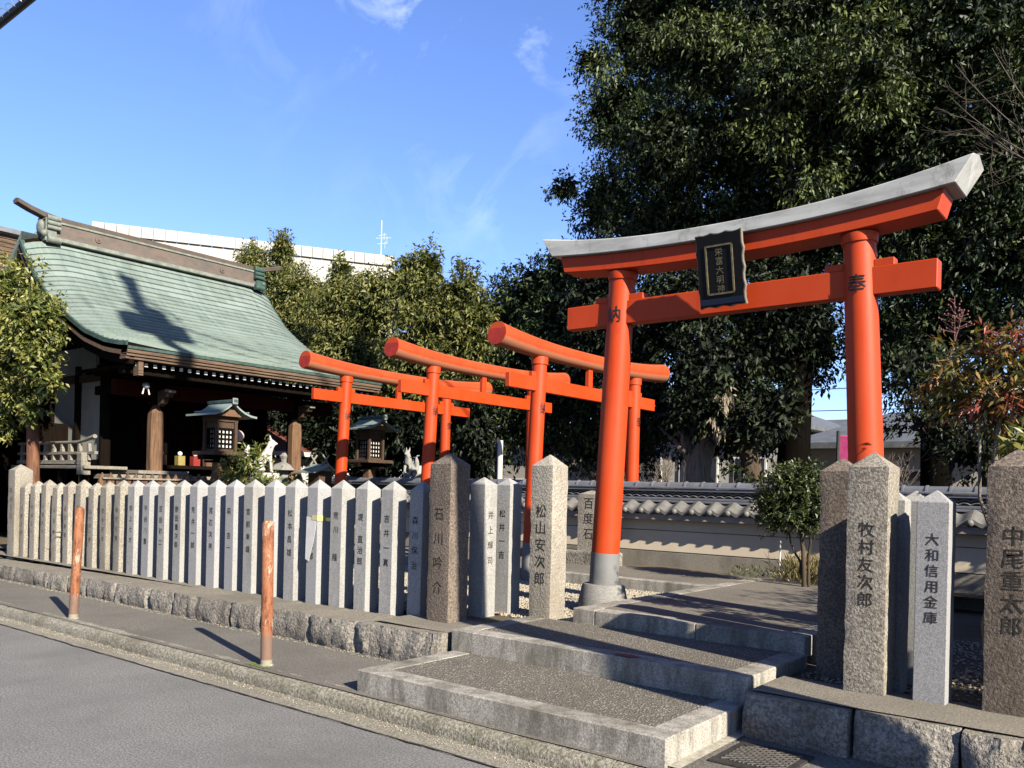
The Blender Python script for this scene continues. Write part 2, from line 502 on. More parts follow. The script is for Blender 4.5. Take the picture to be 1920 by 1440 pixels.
M['leaf_dry'] = plain('dry_leaf', (.32, .17, .07), .8, 0, .4, 30)
M['gravel'] = plain('gravel_stone', (.42, .37, .28), .85, 0, .45, 55)

def leaf_mat(name, a, b, c, rough=.38, transl=.18, spec=.4):
    n = NT(name)
    at_ = n.n.new('ShaderNodeAttribute'); at_.attribute_name = 'rnd'
    cc = n.ramp(at_.outputs['Fac'], [(.0, a), (.55, b), (.95, c)])
    n.color(cc).set(rough, 0, spec)
    tr = n.n.new('ShaderNodeBsdfTranslucent')
    n.l.new(n.mix(1., cc, (1.4*ALB, 1.4*ALB, .6*ALB), 'MULTIPLY'), tr.inputs[0])
    ms = n.n.new('ShaderNodeMixShader'); ms.inputs[0].default_value = transl
    out = n.n['Material Output']
    n.l.new(n.b.outputs[0], ms.inputs[1]); n.l.new(tr.outputs[0], ms.inputs[2]); n.l.new(ms.outputs[0], out.inputs[0])
    return n.mat
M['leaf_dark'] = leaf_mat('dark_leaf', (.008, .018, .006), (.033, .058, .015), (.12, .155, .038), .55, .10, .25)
M['leaf_black'] = leaf_mat('deep_leaf', (.004, .009, .003), (.014, .026, .008), (.045, .064, .018), .6, .06, .2)
M['leaf_new'] = leaf_mat('new_leaf', (.03, .045, .012), (.10, .12, .03), (.26, .25, .08), .5, .2, .3)
M['leaf_olive'] = leaf_mat('olive_leaf', (.05, .066, .016), (.16, .18, .045), (.29, .28, .085), .55, .22, .25)
M['leaf_bright'] = leaf_mat('bright_leaf', (.06, .09, .02), (.18, .21, .045), (.38, .36, .10), .45, .22, .3)
M['leaf_bush'] = leaf_mat('bush_leaf', (.02, .035, .010), (.06, .085, .020), (.14, .16, .045), .45, .15)
M['leaf_autumn'] = leaf_mat('autumn_leaf', (.07, .09, .02), (.20, .19, .045), (.42, .20, .07), .45, .3)
M['leaf_red'] = leaf_mat('red_leaf', (.24, .05, .03), (.38, .08, .05), (.42, .15, .07), .5, .3)
M['grass'] = leaf_mat('weed_leaf', (.10, .10, .03), (.22, .18, .06), (.34, .27, .11), .7, .2)

# ------------------------------------------------------------------ lettering
_chars = {}
def char_mesh(ch, cuts=0):
    k = (ch, cuts)
    if k in _chars: return _chars[k]
    cu = bpy.data.curves.new('text', 'FONT'); cu.body = ch; cu.resolution_u = 1; cu.offset = .004
    o = bpy.data.objects.new('text', cu); col.objects.link(o)
    dg = bpy.context.evaluated_depsgraph_get()
    me = bpy.data.meshes.new_from_object(o.evaluated_get(dg))
    if cuts:
        bm = bmesh.new(); bm.from_mesh(me)
        bmesh.ops.triangulate(bm, faces=bm.faces)
        bmesh.ops.subdivide_edges(bm, edges=[e for e in bm.edges if e.calc_length() > .18], cuts=cuts)
        bmesh.ops.triangulate(bm, faces=bm.faces)
        bm.to_mesh(me); bm.free()
    v = [tuple(p.co) for p in me.vertices]; f = [tuple(p.vertices) for p in me.polygons]
    if v:
        cx = (min(p[0] for p in v)+max(p[0] for p in v))/2
        v = [(p[0]-cx, p[1]-.36) for p in v]
    bpy.data.objects.remove(o)
    _chars[k] = (v, f)
    return _chars[k]

def inscription(text, size, c, facing, parent, mat, step=1.15, name='inscription', cyl=None, tall=1.0, wide=1.0):
    """a column of characters; c = centre of the topmost one; facing '-y' or '+x'; cyl = radius of the shaft behind it"""
    mb = MB()
    for i, ch in enumerate(text):
        if ch == ' ': continue
        v, f = char_mesh(ch, 1 if cyl else 0)
        out = []
        for u, w in v:
            u *= size*wide; w = w*size*tall - i*size*step*tall
            if cyl:
                r_ = cyl + .004; a = u/r_
                if facing == '-y': out.append((c[0]+r_*math.sin(a), c[1]-r_*math.cos(a), c[2]+w))
                else: out.append((c[0]+r_*math.cos(a), c[1]+r_*math.sin(a), c[2]+w))
            elif facing == '-y': out.append((c[0]+u, c[1]-.002, c[2]+w))
            else: out.append((c[0]+.002, c[1]+u, c[2]+w))
        mb.add(out, f)
    return mb.build(name, mat, parent)

# ------------------------------------------------------------------ foliage
def leaves_mesh(name, base, direc, width_dir, L, W, mat, rnd):
    """base (N,3), unit direc, unit width_dir; folded diamond leaves, two triangles each"""
    N = len(base)
    L = np.asarray(L).reshape(-1, 1)*np.ones((N, 1)); W = np.asarray(W).reshape(-1, 1)*np.ones((N, 1))
    nrm = np.cross(direc, width_dir)
    mid = base + direc*L*.45
    v = np.empty((N, 4, 3), np.float32)
    v[:, 0] = base
    v[:, 1] = mid + width_dir*W*.5 + nrm*W*.18
    v[:, 2] = base + direc*L - np.array([0, 0, 1.])*L*.12
    v[:, 3] = mid - width_dir*W*.5 + nrm*W*.18
    me = bpy.data.meshes.new(name)
    me.vertices.add(N*4); me.vertices.foreach_set('co', v.reshape(-1))
    me.loops.add(N*6); me.polygons.add(N*2)
    idx = np.arange(N)[:, None]*4 + np.array([0, 1, 2, 0, 2, 3])[None]
    me.loops.foreach_set('vertex_index', idx.reshape(-1).astype(np.int32))
    me.polygons.foreach_set('loop_start', (np.arange(N*2)*3).astype(np.int32))
    a = me.attributes.new('rnd', 'FLOAT', 'POINT')
    a.data.foreach_set('value', np.repeat(rnd, 4).astype(np.float32))
    me.update(calc_edges=True)
    me.materials.append(mat)
    return me

def unit(a):
    return a/np.maximum(np.linalg.norm(a, axis=-1, keepdims=True), 1e-9)

def bumpy(u, seed, amp=.28, k=(2.3, 4.9)):
    s = seed*1.7
    return 1 + amp*(np.sin(k[0]*u[:, 0]*2+s)*np.sin(k[0]*u[:, 1]*2+2*s+1)*.6 + np.sin(k[1]*u[:, 2]+s*3)*np.sin(k[1]*u[:, 0]+s)*.5
                    + np.sin(9*u[:, 1]+s)*np.sin(8*u[:, 2]+2*s)*.3)

def crown(name, lobes, mat, parent, seed, leaf=.09, width=.034, per=9, dens=1.0, droop=.35, twig=.22, low=.45, kind=None, tone=.5, up=0.0, core=.12, gap=-.05):
    """lobes: (centre xyz, radii xyz). Sprays of leaves through each lobe's volume, thick at its skin."""
    r_ = np.random.default_rng(seed)
    B = []; D = []; Wd = []; Ls = []; Rn = []
    for li, (c, rad) in enumerate(lobes):
        c = np.array(c, float); rad = np.array(rad, float)
        area = 4*math.pi*((rad[0]*rad[1])**1.6/3+(rad[0]*rad[2])**1.6/3+(rad[1]*rad[2])**1.6/3)**(1/1.6)
        n = max(12, int(area*26*dens*(.09/leaf)**.8))
        u = unit(r_.normal(size=(n, 3)))
        fr = low + (1-low)*r_.random(n)**.6
        p = c + u*rad*(fr*bumpy(u, seed+li))[:, None]
        ax = unit(u*rad/rad.mean() + r_.normal(size=(n, 3))*.55 + np.array([0, 0, up-droop*.4]))
        # sprays cluster into clumps so that gaps stay between them
        clump = np.sin(p[:, 0]*3.1+seed)*np.sin(p[:, 1]*2.7+2*seed)*np.sin(p[:, 2]*3.3+seed)
        keep = clump + r_.random(n)*1.1 > gap
        p, ax = p[keep], ax[keep]; n = len(p)
        sr = r_.random(n)
        t = r_.random((n, per))
        base = p[:, None] + ax[:, None]*t[..., None]*twig + r_.normal(size=(n, per, 3))*twig*.22
        d = unit(ax[:, None]*.55 + r_.normal(size=(n, per, 3))*.6 + np.array([0, 0, -droop]))
        w = unit(np.cross(d, r_.normal(size=(n, per, 3))*.6 + np.array([0, 0, 1.])))
        B.append(base.reshape(-1, 3)); D.append(d.reshape(-1, 3)); Wd.append(w.reshape(-1, 3))
        Ls.append((leaf*(.65+.7*r_.random(n*per))))
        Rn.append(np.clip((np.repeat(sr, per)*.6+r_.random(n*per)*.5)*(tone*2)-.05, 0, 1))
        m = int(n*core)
        if m:   # inner, larger leaves close the crown's depth; dark tone paints the shade inside
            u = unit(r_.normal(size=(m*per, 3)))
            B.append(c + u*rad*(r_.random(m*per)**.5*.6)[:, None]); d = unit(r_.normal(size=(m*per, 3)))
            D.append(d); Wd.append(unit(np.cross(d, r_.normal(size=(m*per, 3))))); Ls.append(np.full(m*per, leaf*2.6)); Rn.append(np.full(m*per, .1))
    B, D, Wd, Ls, Rn = map(np.concatenate, (B, D, Wd, Ls, Rn))
    me = leaves_mesh(name, B, D, Wd, Ls, Ls*width/leaf, mat, Rn)
    return link(name, me, mat, parent, kind=kind)

def px_lobes(lst, Y, depth=1.0):
    """lobes given as (photo x, photo y, half width px, half height px[, dY])"""
    out = []
    for l in lst:
        y = Y + (l[4] if len(l) > 4 else 0)
        c = at(l[0], l[1], y); k = dist(c)/FOC
        rx, rz = l[2]*k, l[3]*k
        out.append((c, (rx, min(rx, rz)*depth, rz)))
    return out

def limb(mb, p0, p1, r0, r1, seg=5, wob=.08, n=8):
    p0, p1 = Vector(p0), Vector(p1); L = (p1-p0).length
    pts = []; rr = []
    for i in range(seg+1):
        t = i/seg
        w = Vector((random.uniform(-1, 1), random.uniform(-1, 1), random.uniform(-.4, .4)))*wob*L*(0 if i in (0, seg) else .5)
        pts.append(p0.lerp(p1, t)+w); rr.append(r0+(r1-r0)*t)
    mb.tube(pts, rr, n)
    return pts

def branch_tree(mb, p0, d, L, r_, depth, spread=.55, n=5):
    """recursive bare branching"""
    d = Vector(d).normalized(); p1 = Vector(p0)+d*L
    mid = Vector(p0).lerp(p1, .5)+Vector((random.uniform(-1, 1), random.uniform(-1, 1), random.uniform(-1, 1)))*L*.07
    mb.tube([p0, mid, p1], [r_, r_*.85, r_*.68], n, cap=False)
    if depth == 0: return
    for k in range(random.choice((2, 2, 3))):
        nd = d + Vector((random.uniform(-1, 1), random.uniform(-1, 1), random.uniform(-.5, .9)))*spread
        branch_tree(mb, p1, nd, L*random.uniform(.6, .85), r_*.62, depth-1, spread, n)

# ------------------------------------------------------------------ ground, road, kerb
def slab(name, x0, x1, y0, y1, z, mat, nx=1, ny=1, amp=0, kind='structure', parent=None):
    v = []; f = []
    for j in range(ny+1):
        for i in range(nx+1):
            x = x0+(x1-x0)*i/nx; y = y0+(y1-y0)*j/ny
            v.append((x, y, z+(amp*noise.noise(Vector((x*1.3, y*1.3, z*9))) if amp else 0)))
    for j in range(ny):
        for i in range(nx):
            a = j*(nx+1)+i; f.append((a, a+1, a+nx+2, a+nx+1))
    o = MB().add(v, f).build(name, mat, parent, smooth=bool(amp))
    if kind: o['kind'] = kind
    return o

slab('ground', -900, 900, -900, 900, -.03, M['earth'])
slab('road', -400, 60, -5.0, 3.72, 0.0, M['asphalt'])
slab('gutter_strip', -60, 20, 3.70, 3.96, .004, M['gutter'])
pav = slab('sidewalk', -60, 20, 3.98, 5.25, .118, M['pavement'], 240, 5, .006)
kerb = empty('roadside_kerb', (0, 3.9, 0), kind='structure')
random.seed(3)
x = -24.0
kp = []
while x < 3.5:
    L = 1.8
    mb = MB()
    nseg = 30
    prof = [(3.912, -.02), (3.915, .045), (3.926, .078), (3.950, .100), (3.985, .112), (4.06, .121), (4.06, -.02)]
    v = []; f = []
    off = [random.uniform(-.004, .004), random.uniform(-.003, .003)]
    for i in range(nseg+1):
        xx = x+.003+(L-.006)*i/nseg
        for (py, pz) in prof:
            nn = noise.noise(Vector((xx*9, py*30, pz*30)))*.005 + noise.noise(Vector((xx*2.2, 3, 1)))*.005
            v.append((xx, py+off[0]+nn, pz+off[1]+(nn if pz > 0 else 0)))
    m_ = len(prof)
    for i in range(nseg):
        for k in range(m_-1):
            f.append((i*m_+k, (i+1)*m_+k, (i+1)*m_+k+1, i*m_+k+1))
    f.append(tuple(range(m_))); f.append(tuple(range(nseg*m_, (nseg+1)*m_)))
    mb.add(v, f).build('kerb_stone', M['kerb_stone'], kerb, smooth='auto')
    x += L

# precinct ground
slab('precinct_ground', -60, 20, 5.42, 60, .335, M['earth'], 60, 40, .0)
slab('gravel_bed', -16, -4.15, 5.66, 9.0, .400, M['earth'], 40, 12, .012)
# scattered gravel
def pebbles(name, n, area, z, size, mat, seed):
    r_ = np.random.default_rng(seed)
    P = np.stack([area[0]+(area[1]-area[0])*r_.random(n), area[2]+(area[3]-area[2])*r_.random(n), np.full(n, z)], 1)
    oc = np.array([[1, 0, 0], [-1, 0, 0], [0, 1, 0], [0, -1, 0], [0, 0, 1], [0, 0, -1]], float)
    tri = np.array([[0, 2, 4], [2, 1, 4], [1, 3, 4], [3, 0, 4], [2, 0, 5], [1, 2, 5], [3, 1, 5], [0, 3, 5]])
    s = size*(.5+r_.random((n, 1, 3)))*np.array([1, 1, .65])
    v = oc[None]*s
    an = r_.random(n)*6.28; c_, s_ = np.cos(an)[:, None], np.sin(an)[:, None]
    x_, y_ = v[..., 0]*c_-v[..., 1]*s_, v[..., 0]*s_+v[..., 1]*c_
    v = np.stack([x_, y_, v[..., 2]], -1)+P[:, None]
    f = (tri[None]+np.arange(n)[:, None, None]*6).reshape(-1, 3)
    me = bpy.data.meshes.new(name)
    nv = n*6; nf = len(f)
    me.vertices.add(nv); me.vertices.foreach_set('co', v.reshape(-1).astype(np.float32))
    me.loops.add(nf*3); me.polygons.add(nf)
    me.loops.foreach_set('vertex_index', f.reshape(-1).astype(np.int32))
    me.polygons.foreach_set('loop_start', (np.arange(nf)*3).astype(np.int32))
    me.update(calc_edges=True); me.materials.append(mat)
    o = link(name, me, mat, kind='stuff', smooth=True)
    return o
tag(pebbles('gravel', 22000, (-9.0, -4.16, 6.05, 8.75), .408, .016, M['gravel'], 1), 'pale loose gravel around the gate base and behind the stone posts', 'gravel')
o = pebbles('gravel_litter', 6000, (-2.05, 2.2, 5.15, 8.2), .342, .014, M['gravel'], 2)
tag(o, 'pebbles and leaf crumbs behind the right-hand stone posts', 'gravel')

# ------------------------------------------------------------------ rough stone plinths
def rock_block(x0, x1, y0, y1, z0, z1a, z1b, mat, parent, seed, amp=.028):
    nx = max(5, int((x1-x0)/.045)); nz_ = 8; ny = 4
    v = []; f = []
    rows = []
    # front face from bottom to top, then the top going back
    for i in range(nx+1):
        t = i/nx; xx = x0+(x1-x0)*t; zt = z1a+(z1b-z1a)*t
        edge = min(t, 1-t)*(x1-x0)
        r_ = []
        for k in range(nz_+1):
            s = k/nz_; z = z0+(zt-z0)*s
            bulge = amp*1.3*math.sin(math.pi*min(1, s*.9+.05))*(.55+.45*min(1, edge/.05)**.5)
            d = noise.fractal(Vector((xx*11+seed, z*5, seed*3.1)), .9, 2.1, 4)*amp + noise.noise(Vector((xx*30, z*22, seed)))*amp*.45
            r_.append((xx+noise.noise(Vector((z*9, seed, 2)))*.012*(1 if i in (0, nx) else 0), y0-bulge+d*.9+(.012 if i in (0, nx) else 0), z + (noise.noise(Vector((xx*8, seed, 5)))*.012 if k == nz_ else 0)))
        for k in range(1, ny+1):
            s = k/ny
            r_.append((xx, y0+(y1-y0)*s, zt+noise.noise(Vector((xx*5, s*4, seed)))*.006))
        r_.append((xx, y1, z0))
        rows.append(r_)
    m_ = len(rows[0])
    for r_ in rows: v += r_
    for i in range(nx):
        for k in range(m_-1):
            f.append((i*m_+k, (i+1)*m_+k, (i+1)*m_+k+1, i*m_+k+1))
    f.append(tuple(range(m_))); f.append(tuple(range(nx*m_, (nx+1)*m_)))
    o = MB().add(v, f).build('plinth_stone', mat, parent, smooth='auto')
    me = o.data; me.materials.append(M['plinth_top'])
    for p in me.polygons:
        if p.normal.z > .75 and p.center.y > y0+.03: p.material_index = 1
    return o

pl = empty('stone_plinth', (-9.3, 5.2, .12), 'long low plinth of rough split stones under the row of inscribed posts', 'plinth')
random.seed(11)
x = -15.4; i = 0
cuts = [x]
while x < -5.0:
    x += random.choice((.62, .75, .95, 1.1, .5)); cuts.append(min(x, -4.66))
cuts[-1] = -4.66
zt = lambda x: .295+.095*(x+14)/9.3
for a, b in zip(cuts[:-1], cuts[1:]):
    if b-a < .12: continue
    rock_block(a+.006, b-.006, 4.97+random.uniform(-.012, .012), 5.44, .06, zt(a), zt(b), M['rock_face'], pl, i*3.3+1); i += 1
slab('plinth_bed', -15.6, -4.66, 5.40, 6.0, .352, M['plinth_top'], 60, 4, .008)
# raised bed slopes up under the posts at the right end
slab('post_bed', -5.5, -4.6, 5.06, 6.09, .398, M['plinth_top'], 10, 8, .01)
rock_block(-4.93, -4.655, 4.98, 5.3, .06, .385, .395, M['rock_face'], pl, 77)
pr = empty('stone_plinth', (-.9, 5.1, .12), 'short plinth of rough split stones right of the steps', 'plinth')
for k, (a, b) in enumerate([(-2.08, -1.47), (-1.445, -.915), (-.90, -.40), (-.39, .4), (.41, 1.2), (1.21, 2.2)]):
    rock_block(a, b, 4.90+.02*(k % 2), 5.42, .06, .375, .375, M['rock_face'], pr, 40+k*2.7, .034)

slab('plinth_cap', -2.06, 2.2, 4.955, 5.5, .384, M['plinth_top'], 60, 6, .006)
def crack(pts, z, w, mat, name):
    v = []; f = []
    for i, (a, b) in enumerate(pts):
        k = w*(.5+random.random())
        v += [(a, b-k, z), (a, b+k, z)]
    for i in range(len(pts)-1): f.append((2*i, 2*i+2, 2*i+3, 2*i+1))
    o = MB().add(v, f).build(name, mat); o['kind'] = 'structure'; return o
random.seed(31)
pp_ = [(-14.0, 3.69)]
while pp_[-1][0] < 1.5: pp_.append((pp_[-1][0]+.07, 3.705+.018*noise.noise(Vector((pp_[-1][0]*3, 1, 1)))+random.uniform(-.004, .004)))
crack(pp_, .0085, .007, M['iron'], 'road_edge_seam')
# ------------------------------------------------------------------ steps and paving
def edge_block(mb_args, parent):
    o = MB().box(*mb_args).build('edge_stone', M['edge_stone'], parent, bevel=.007)
    return o
def step(label, x0, x1, y0, y1, z0, z1, w=.17, yb=None, joints=()):
    r_ = empty('stone_step', ((x0+x1)/2, y0, z0), label, 'step')
    edge_block((x0, x1, y0, y0+w, z0, z1), r_)
    js = [y0+w] + list(joints) + [y1]
    for a, b in zip(js[:-1], js[1:]):
        edge_block((x1-w, x1, a+.003, b-.003, z0, z1-.001), r_)
        edge_block((x0, x0+w, a+.003, b-.003, z0, z1-.001), r_)
    slab('infill', x0+w-.005, x1-w+.005, y0+w-.005, y1+.01, z1-.006, M['aggregate'], 1, 1, 0, None, r_)
    return r_
step('lowest granite edged step beside the kerb with exposed aggregate top', -4.555, -2.13, 4.03, 5.04, .10, .272, .17, joints=(4.72,))
step('middle granite edged step with a red stain on its front edge', -4.60, -2.12, 5.05, 6.10, .12, .432, .17, joints=(5.7,))
# top platform
tp = empty('stone_step', (-3.15, 6.1, .4), 'topmost stone platform under the large orange gate', 'step')
edge_block((-4.15, -3.93, 6.10, 6.28, .40, .552), tp)
edge_block((-3.925, -3.0, 6.10, 6.28, .40, .550), tp)
edge_block((-2.995, -2.14, 6.10, 6.28, .40, .551), tp)
for a, b in ((6.285, 7.2), (7.205, 8.1), (8.105, 9.1), (9.105, 10.2)):
    edge_block((-4.15, -3.98, a, b, .40, .549), tp)
for a, b in ((6.285, 6.75), (6.80, 7.25), (7.30, 8.1), (8.105, 9.1), (9.105, 10.2)):
    edge_block((-2.31, -2.14, a, b, .30, .549), tp)
slab('infill', -3.985, -2.305, 6.275, 10.2, .545, M['path'], 20, 40, .003, None, tp)
# long path towards the shrine
pa = empty('path', (-9, 9.5, .5), kind='structure')
for k in range(9):
    a = -4.155-k*1.15
    MB().box(a-1.145, a, 8.72, 8.86, .38, .540).build('edge_stone', M['edge_stone'], pa, bevel=.008)
slab('path_surface', -14.5, -4.155, 8.855, 10.2, .537, M['path'], 40, 8, .004, None, pa)
slab('garden_strip', -14.5, 4, 10.19, 10.62, .52, M['earth'], 60, 3, .02)
# red stain: spilt paint on the step's top edge
st = []
for k in range(26):
    a = k/26*2*math.pi; q = 1+.35*noise.noise(Vector((math.cos(a)*2, math.sin(a)*2, 3)))
    st.append((-3.02+.10*q*math.cos(a), 5.11+.045*q*math.sin(a), .4365))
MB().add(st, [tuple(range(26))]).build('paint_stain', plain('red_stain', (.30, .07, .05), .9, 0, .5, 60), [o for o in bpy.data.objects if o.name.startswith('stone_step')][1])
# pale mortar smeared along the foot of the lowest step
slab('mortar_seam', -2.13, -2.06, 4.05, 5.0, .127, plain('mortar', (.45, .42, .34), .9, 0, .3, 30))

# drain cover
dc = empty('drain_cover', (-1.80, 4.55, .12), 'square cast iron drain cover with a diamond grid in the sidewalk', 'drain cover')
MB().box(-2.02, -1.60, 4.30, 4.76, .10, .128).build('frame', M['iron'], dc, bevel=.004)
g2 = MB()
for sgn in (1, -1):
    for k in range(-6, 7):
        # line u - sgn*w = k*.05, clipped to the square |u|,|w| < .165
        c_ = k*.05; H = .165
        lo, hi = max(-H, c_-H), min(H, c_+H)
        if hi-lo < .03: continue
        u0, u1 = lo, hi; w0, w1 = (u0-c_)*sgn, (u1-c_)*sgn
        mu, mw = (u0+u1)/2, (w0+w1)/2; L = math.hypot(u1-u0, w1-w0)
        g2.cbox((-1.81+mu, 4.53+mw, .1305+.0008*sgn), (L, .009, .006), 0, math.atan2(w1-w0, u1-u0))
g2.build('raised_grid', plain('worn_iron', (.16, .15, .135), .5, .5, .3, 40), dc)

# ------------------------------------------------------------------ bollards
def bollard(x, y, lean, label, h=1.15):
    r_ = empty('bollard', (x, y, .12), label, 'bollard', 'rusty bollards on the sidewalk')
    top = Vector((x+lean, y, .12+h))
    MB().tube([(x, y, .10), (x+lean*.5, y, .12+h*.5), (x+lean*.985, y, .12+h-.03), (x+lean, y, .12+h-.008), (x+lean, y, .12+h)], [.046, .046, .046, .036, .014], 20).build('pipe', M['rust'], r_, smooth='auto')
    MB().lathe([(.056, .10), (.056, .128), (.048, .136)], (x, y), 20).build('collar', M['edge_stone'], r_, smooth='auto')
    return r_
bollard(-5.69, 4.09, -.02, 'rusty steel post on the sidewalk nearer the stone steps')
bollard(-8.96, 4.075, .095, 'leaning rusty steel post on the sidewalk farther up the road')
mo = tag(pebbles('moss', 260, (-5.86, -5.62, 4.02, 4.10), .121, .009, plain('moss', (.10, .13, .03), .95), 5), 'green moss at the foot of the nearer rusty post', 'moss')

tag(pebbles('kerb_grit', 1500, (-12, .5, 3.80, 3.93), .007, .006, M['gravel'], 8), 'pale grit gathered along the foot of the kerb', 'grit')
tag(pebbles('plinth_grit', 900, (-13.5, -4.8, 4.84, 4.95), .124, .006, M['gravel'], 9), 'grit along the foot of the long rough plinth', 'grit')
# ------------------------------------------------------------------ stone posts
def post_mesh(w, d, h, tip, rough=0, seed=0, div=1):
    """square shaft with a pyramid top; local origin at the middle of its foot"""
    if rough == 0:
        a, b = w/2, d/2
        v = [(-a, -b, 0), (a, -b, 0), (a, b, 0), (-a, b, 0), (-a, -b, h-tip), (a, -b, h-tip), (a, b, h-tip), (-a, b, h-tip), (0, 0, h)]
        f = [(0, 3, 2, 1), (0, 1, 5, 4), (1, 2, 6, 5), (2, 3, 7, 6), (3, 0, 4, 7), (4, 5, 8), (5, 6, 8), (6, 7, 8), (7, 4, 8)]
        return MB().add(v, f).mesh('post')
    # rough: rings round a square, displaced
    per = 6; nz_ = 26
    ring = []
    for s_ in range(4):
        for k in range(per):
            t = k/per*2-1
            ring.append([(t, -1), (1, t), (-t, 1), (-1, -t)][s_])
    v = []; f = []
    m_ = len(ring)
    for j in range(nz_+1):
        z = (h-tip)*j/nz_
        for (u, w_) in ring:
            cr = .965 if abs(abs(u)-1) < 1e-6 and abs(abs(w_)-1) < 1e-6 else 1
            x_, y_ = u*w/2*cr, w_*d/2*cr
            q = Vector((x_*18+seed, y_*18, z*9))
            n_ = noise.fractal(q, .8, 2.2, 3)*rough + noise.noise(Vector((seed, z*2.3, u+w_)))*rough*1.1
            if w_ == -1 and abs(u) < .9: n_ = 0.0
            L = math.hypot(x_, y_)
            v.append((x_+x_/L*n_, y_+y_/L*n_, z))
    for j in range(nz_):
        for k in range(m_):
            f.append((j*m_+k, j*m_+(k+1) % m_, (j+1)*m_+(k+1) % m_, (j+1)*m_+k))
    base = len(v)-m_
    # pyramid in three steps
    prev = base
    for s in (.62, .28):
        st_ = len(v)
        for k in range(m_):
            p = v[base+k]; z = h-tip+tip*(1-s)*.97
            v.append((p[0]*s+noise.noise(Vector((k, s, seed)))*rough*.5, p[1]*s, z+noise.noise(Vector((k*1.3, s*5, seed)))*rough*.6))
        for k in range(m_): f.append((prev+k, prev+(k+1) % m_, st_+(k+1) % m_, st_+k))
        prev = st_
    v.append((0, 0, h-.006)); t_ = len(v)-1
    for k in range(m_): f.append((prev+k, prev+(k+1) % m_, t_))
    f.append(tuple(range(m_-1, -1, -1)))
    return MB().add(v, f).mesh('post')

fence = empty('stone_post_fence', (-9.7, 5.58, .33), 'long row of short inscribed granite posts with pyramid tops beside the sidewalk', 'fence')
N_P = 24
txt = {6: '山川太一郎', 7: '笹本友治', 8: '秋沢七朗', 9: '岩上七才', 10: '平谷八重', 11: '豆田初二', 12: '野田重次郎', 13: '荒井一誠', 14: '渡辺次男',
       15: '萩 吉一', 16: '宮前幸雄', 18: '松本昌雄', 19: '山田七郎', 20: '荒川 隆', 21: '堤 直治郎', 22: '吉井一真', 23: '森川保治',
       1: '中村正一', 3: '上田恵', 4: '谷口善蔵', 5: '安田仙吉', 0: '北野三郎', 2: '小西文六'}
old_meshes = [post_mesh(.165, .17, 1.0, .075, .0055, s_*5+1) for s_ in range(4)]
new_me = post_mesh(.166, .172, 1.0, .068)
new_me2 = post_mesh(.166, .172, 1.0, .068)
for m_ in old_meshes: m_.materials.append(M['granite_old'])
new_me.materials.append(M['granite_new']); new_me2.materials.append(M['granite_cool'])
for k in range(N_P):
    X_ = -13.85+.36348*k
    zb = .335+.02*k/N_P
    ztop = 1.50+.115*min(1, k/18)
    if k < 9: ztop = 1.49+.02*(k % 3)+.004*k
    me = old_meshes[k % 4] if k < 9 else (new_me2 if k in (10, 14, 15, 17, 19, 13) else new_me)
    zb -= .03
    o = link('post', me, [], fence, (X_+random.uniform(-.006, .006) * (1 if k else 0), 5.585, zb), bevel=0 if k < 9 else .004, smooth='auto' if k < 9 else False)
    o.scale = (1, 1, (ztop-zb))
    o.rotation_euler = (random.uniform(-.004, .004), random.uniform(-.006, .006), random.uniform(-.02, .02))
    if k < 9: o['label'] = 'weathered yellowish post' if k == 0 else None or 'weathered post'
    if k in txt:
        sz = .078 if k > 8 else .07
        t_ = txt[k]
        n_ = len(t_)
        step_ = {4: 1.75, 3: 2.3, 5: 1.35}.get(n_, 1.5)
        if k == 19: t_ = '   七郎'; step_ = 1.35
        o2 = inscription(t_, sz, (X_, 5.585-.0862, ztop-.36 if k > 8 else ztop-.40), '-y', fence, M['ink'] if (k > 8) else M['ink_faint'], step_)
        wl_ = wloc(o2)
        o2.parent = o
        o2.matrix_parent_inverse = Matrix.Identity(4)
        # undo the post's own stretch so the lettering keeps its shape
        sc = (ztop-zb)
        for vv in o2.data.vertices:
            vv.co = Vector((vv.co.x-wloc(o).x, vv.co.y-wloc(o).y, (vv.co.z-wloc(o).z)/sc))
        o2.location = (0, 0, 0)

def pillar(label, x0, x1, y0, y1, z0, z1, tip, mat, text, size, ztext, rough=.006, seed=1, step_=1.25, facing='-y', ink=None, cat='stone post', group=None, name='stone_post', face_off=.0):
    w, d = x1-x0, y1-y0
    r_ = empty(name, ((x0+x1)/2, (y0+y1)/2, z0), label, cat, group)
    me = post_mesh(w, d, z1-z0+.04, tip, rough, seed)
    me.materials.append(mat)
    link('shaft', me, [], r_, ((x0+x1)/2, (y0+y1)/2, z0-.04), bevel=.004 if rough == 0 else 0, smooth='auto' if rough else False)
    off = face_off if rough else 0
    if text:
        c = ((x0+x1)/2, y0-off, ztext) if facing == '-y' else (x1+off, (y0+y1)/2, ztext)
        inscription(text, size, c, facing, r_, ink or M['ink'], step_)
    return r_
G1 = 'tall inscribed stone posts beside the steps'
pillar('tall weathered post at the far left end of the post row', -14.22, -13.97, 5.44, 5.70, .30, 1.76, .10, M['granite_old'], '奉納玉垣', .10, 1.35, .006, 3, 1.3, ink=M['ink_faint'], group=G1)
pillar('tall brown rough post ending the long row, left of the steps', -5.21, -4.955, 5.385, 5.645, .39, 1.872, .11, M['pillar_brown'], '石川吟介', .115, 1.33, .007, 5, 1.85, group=G1)
pillar('tall pale rough post standing alone in front of the large gate pillar', -4.635, -4.395, 6.10, 6.34, .42, 1.885, .11, M['pillar_pale'], '松山安次郎', .125, 1.37, .007, 8, 1.2, group=G1)
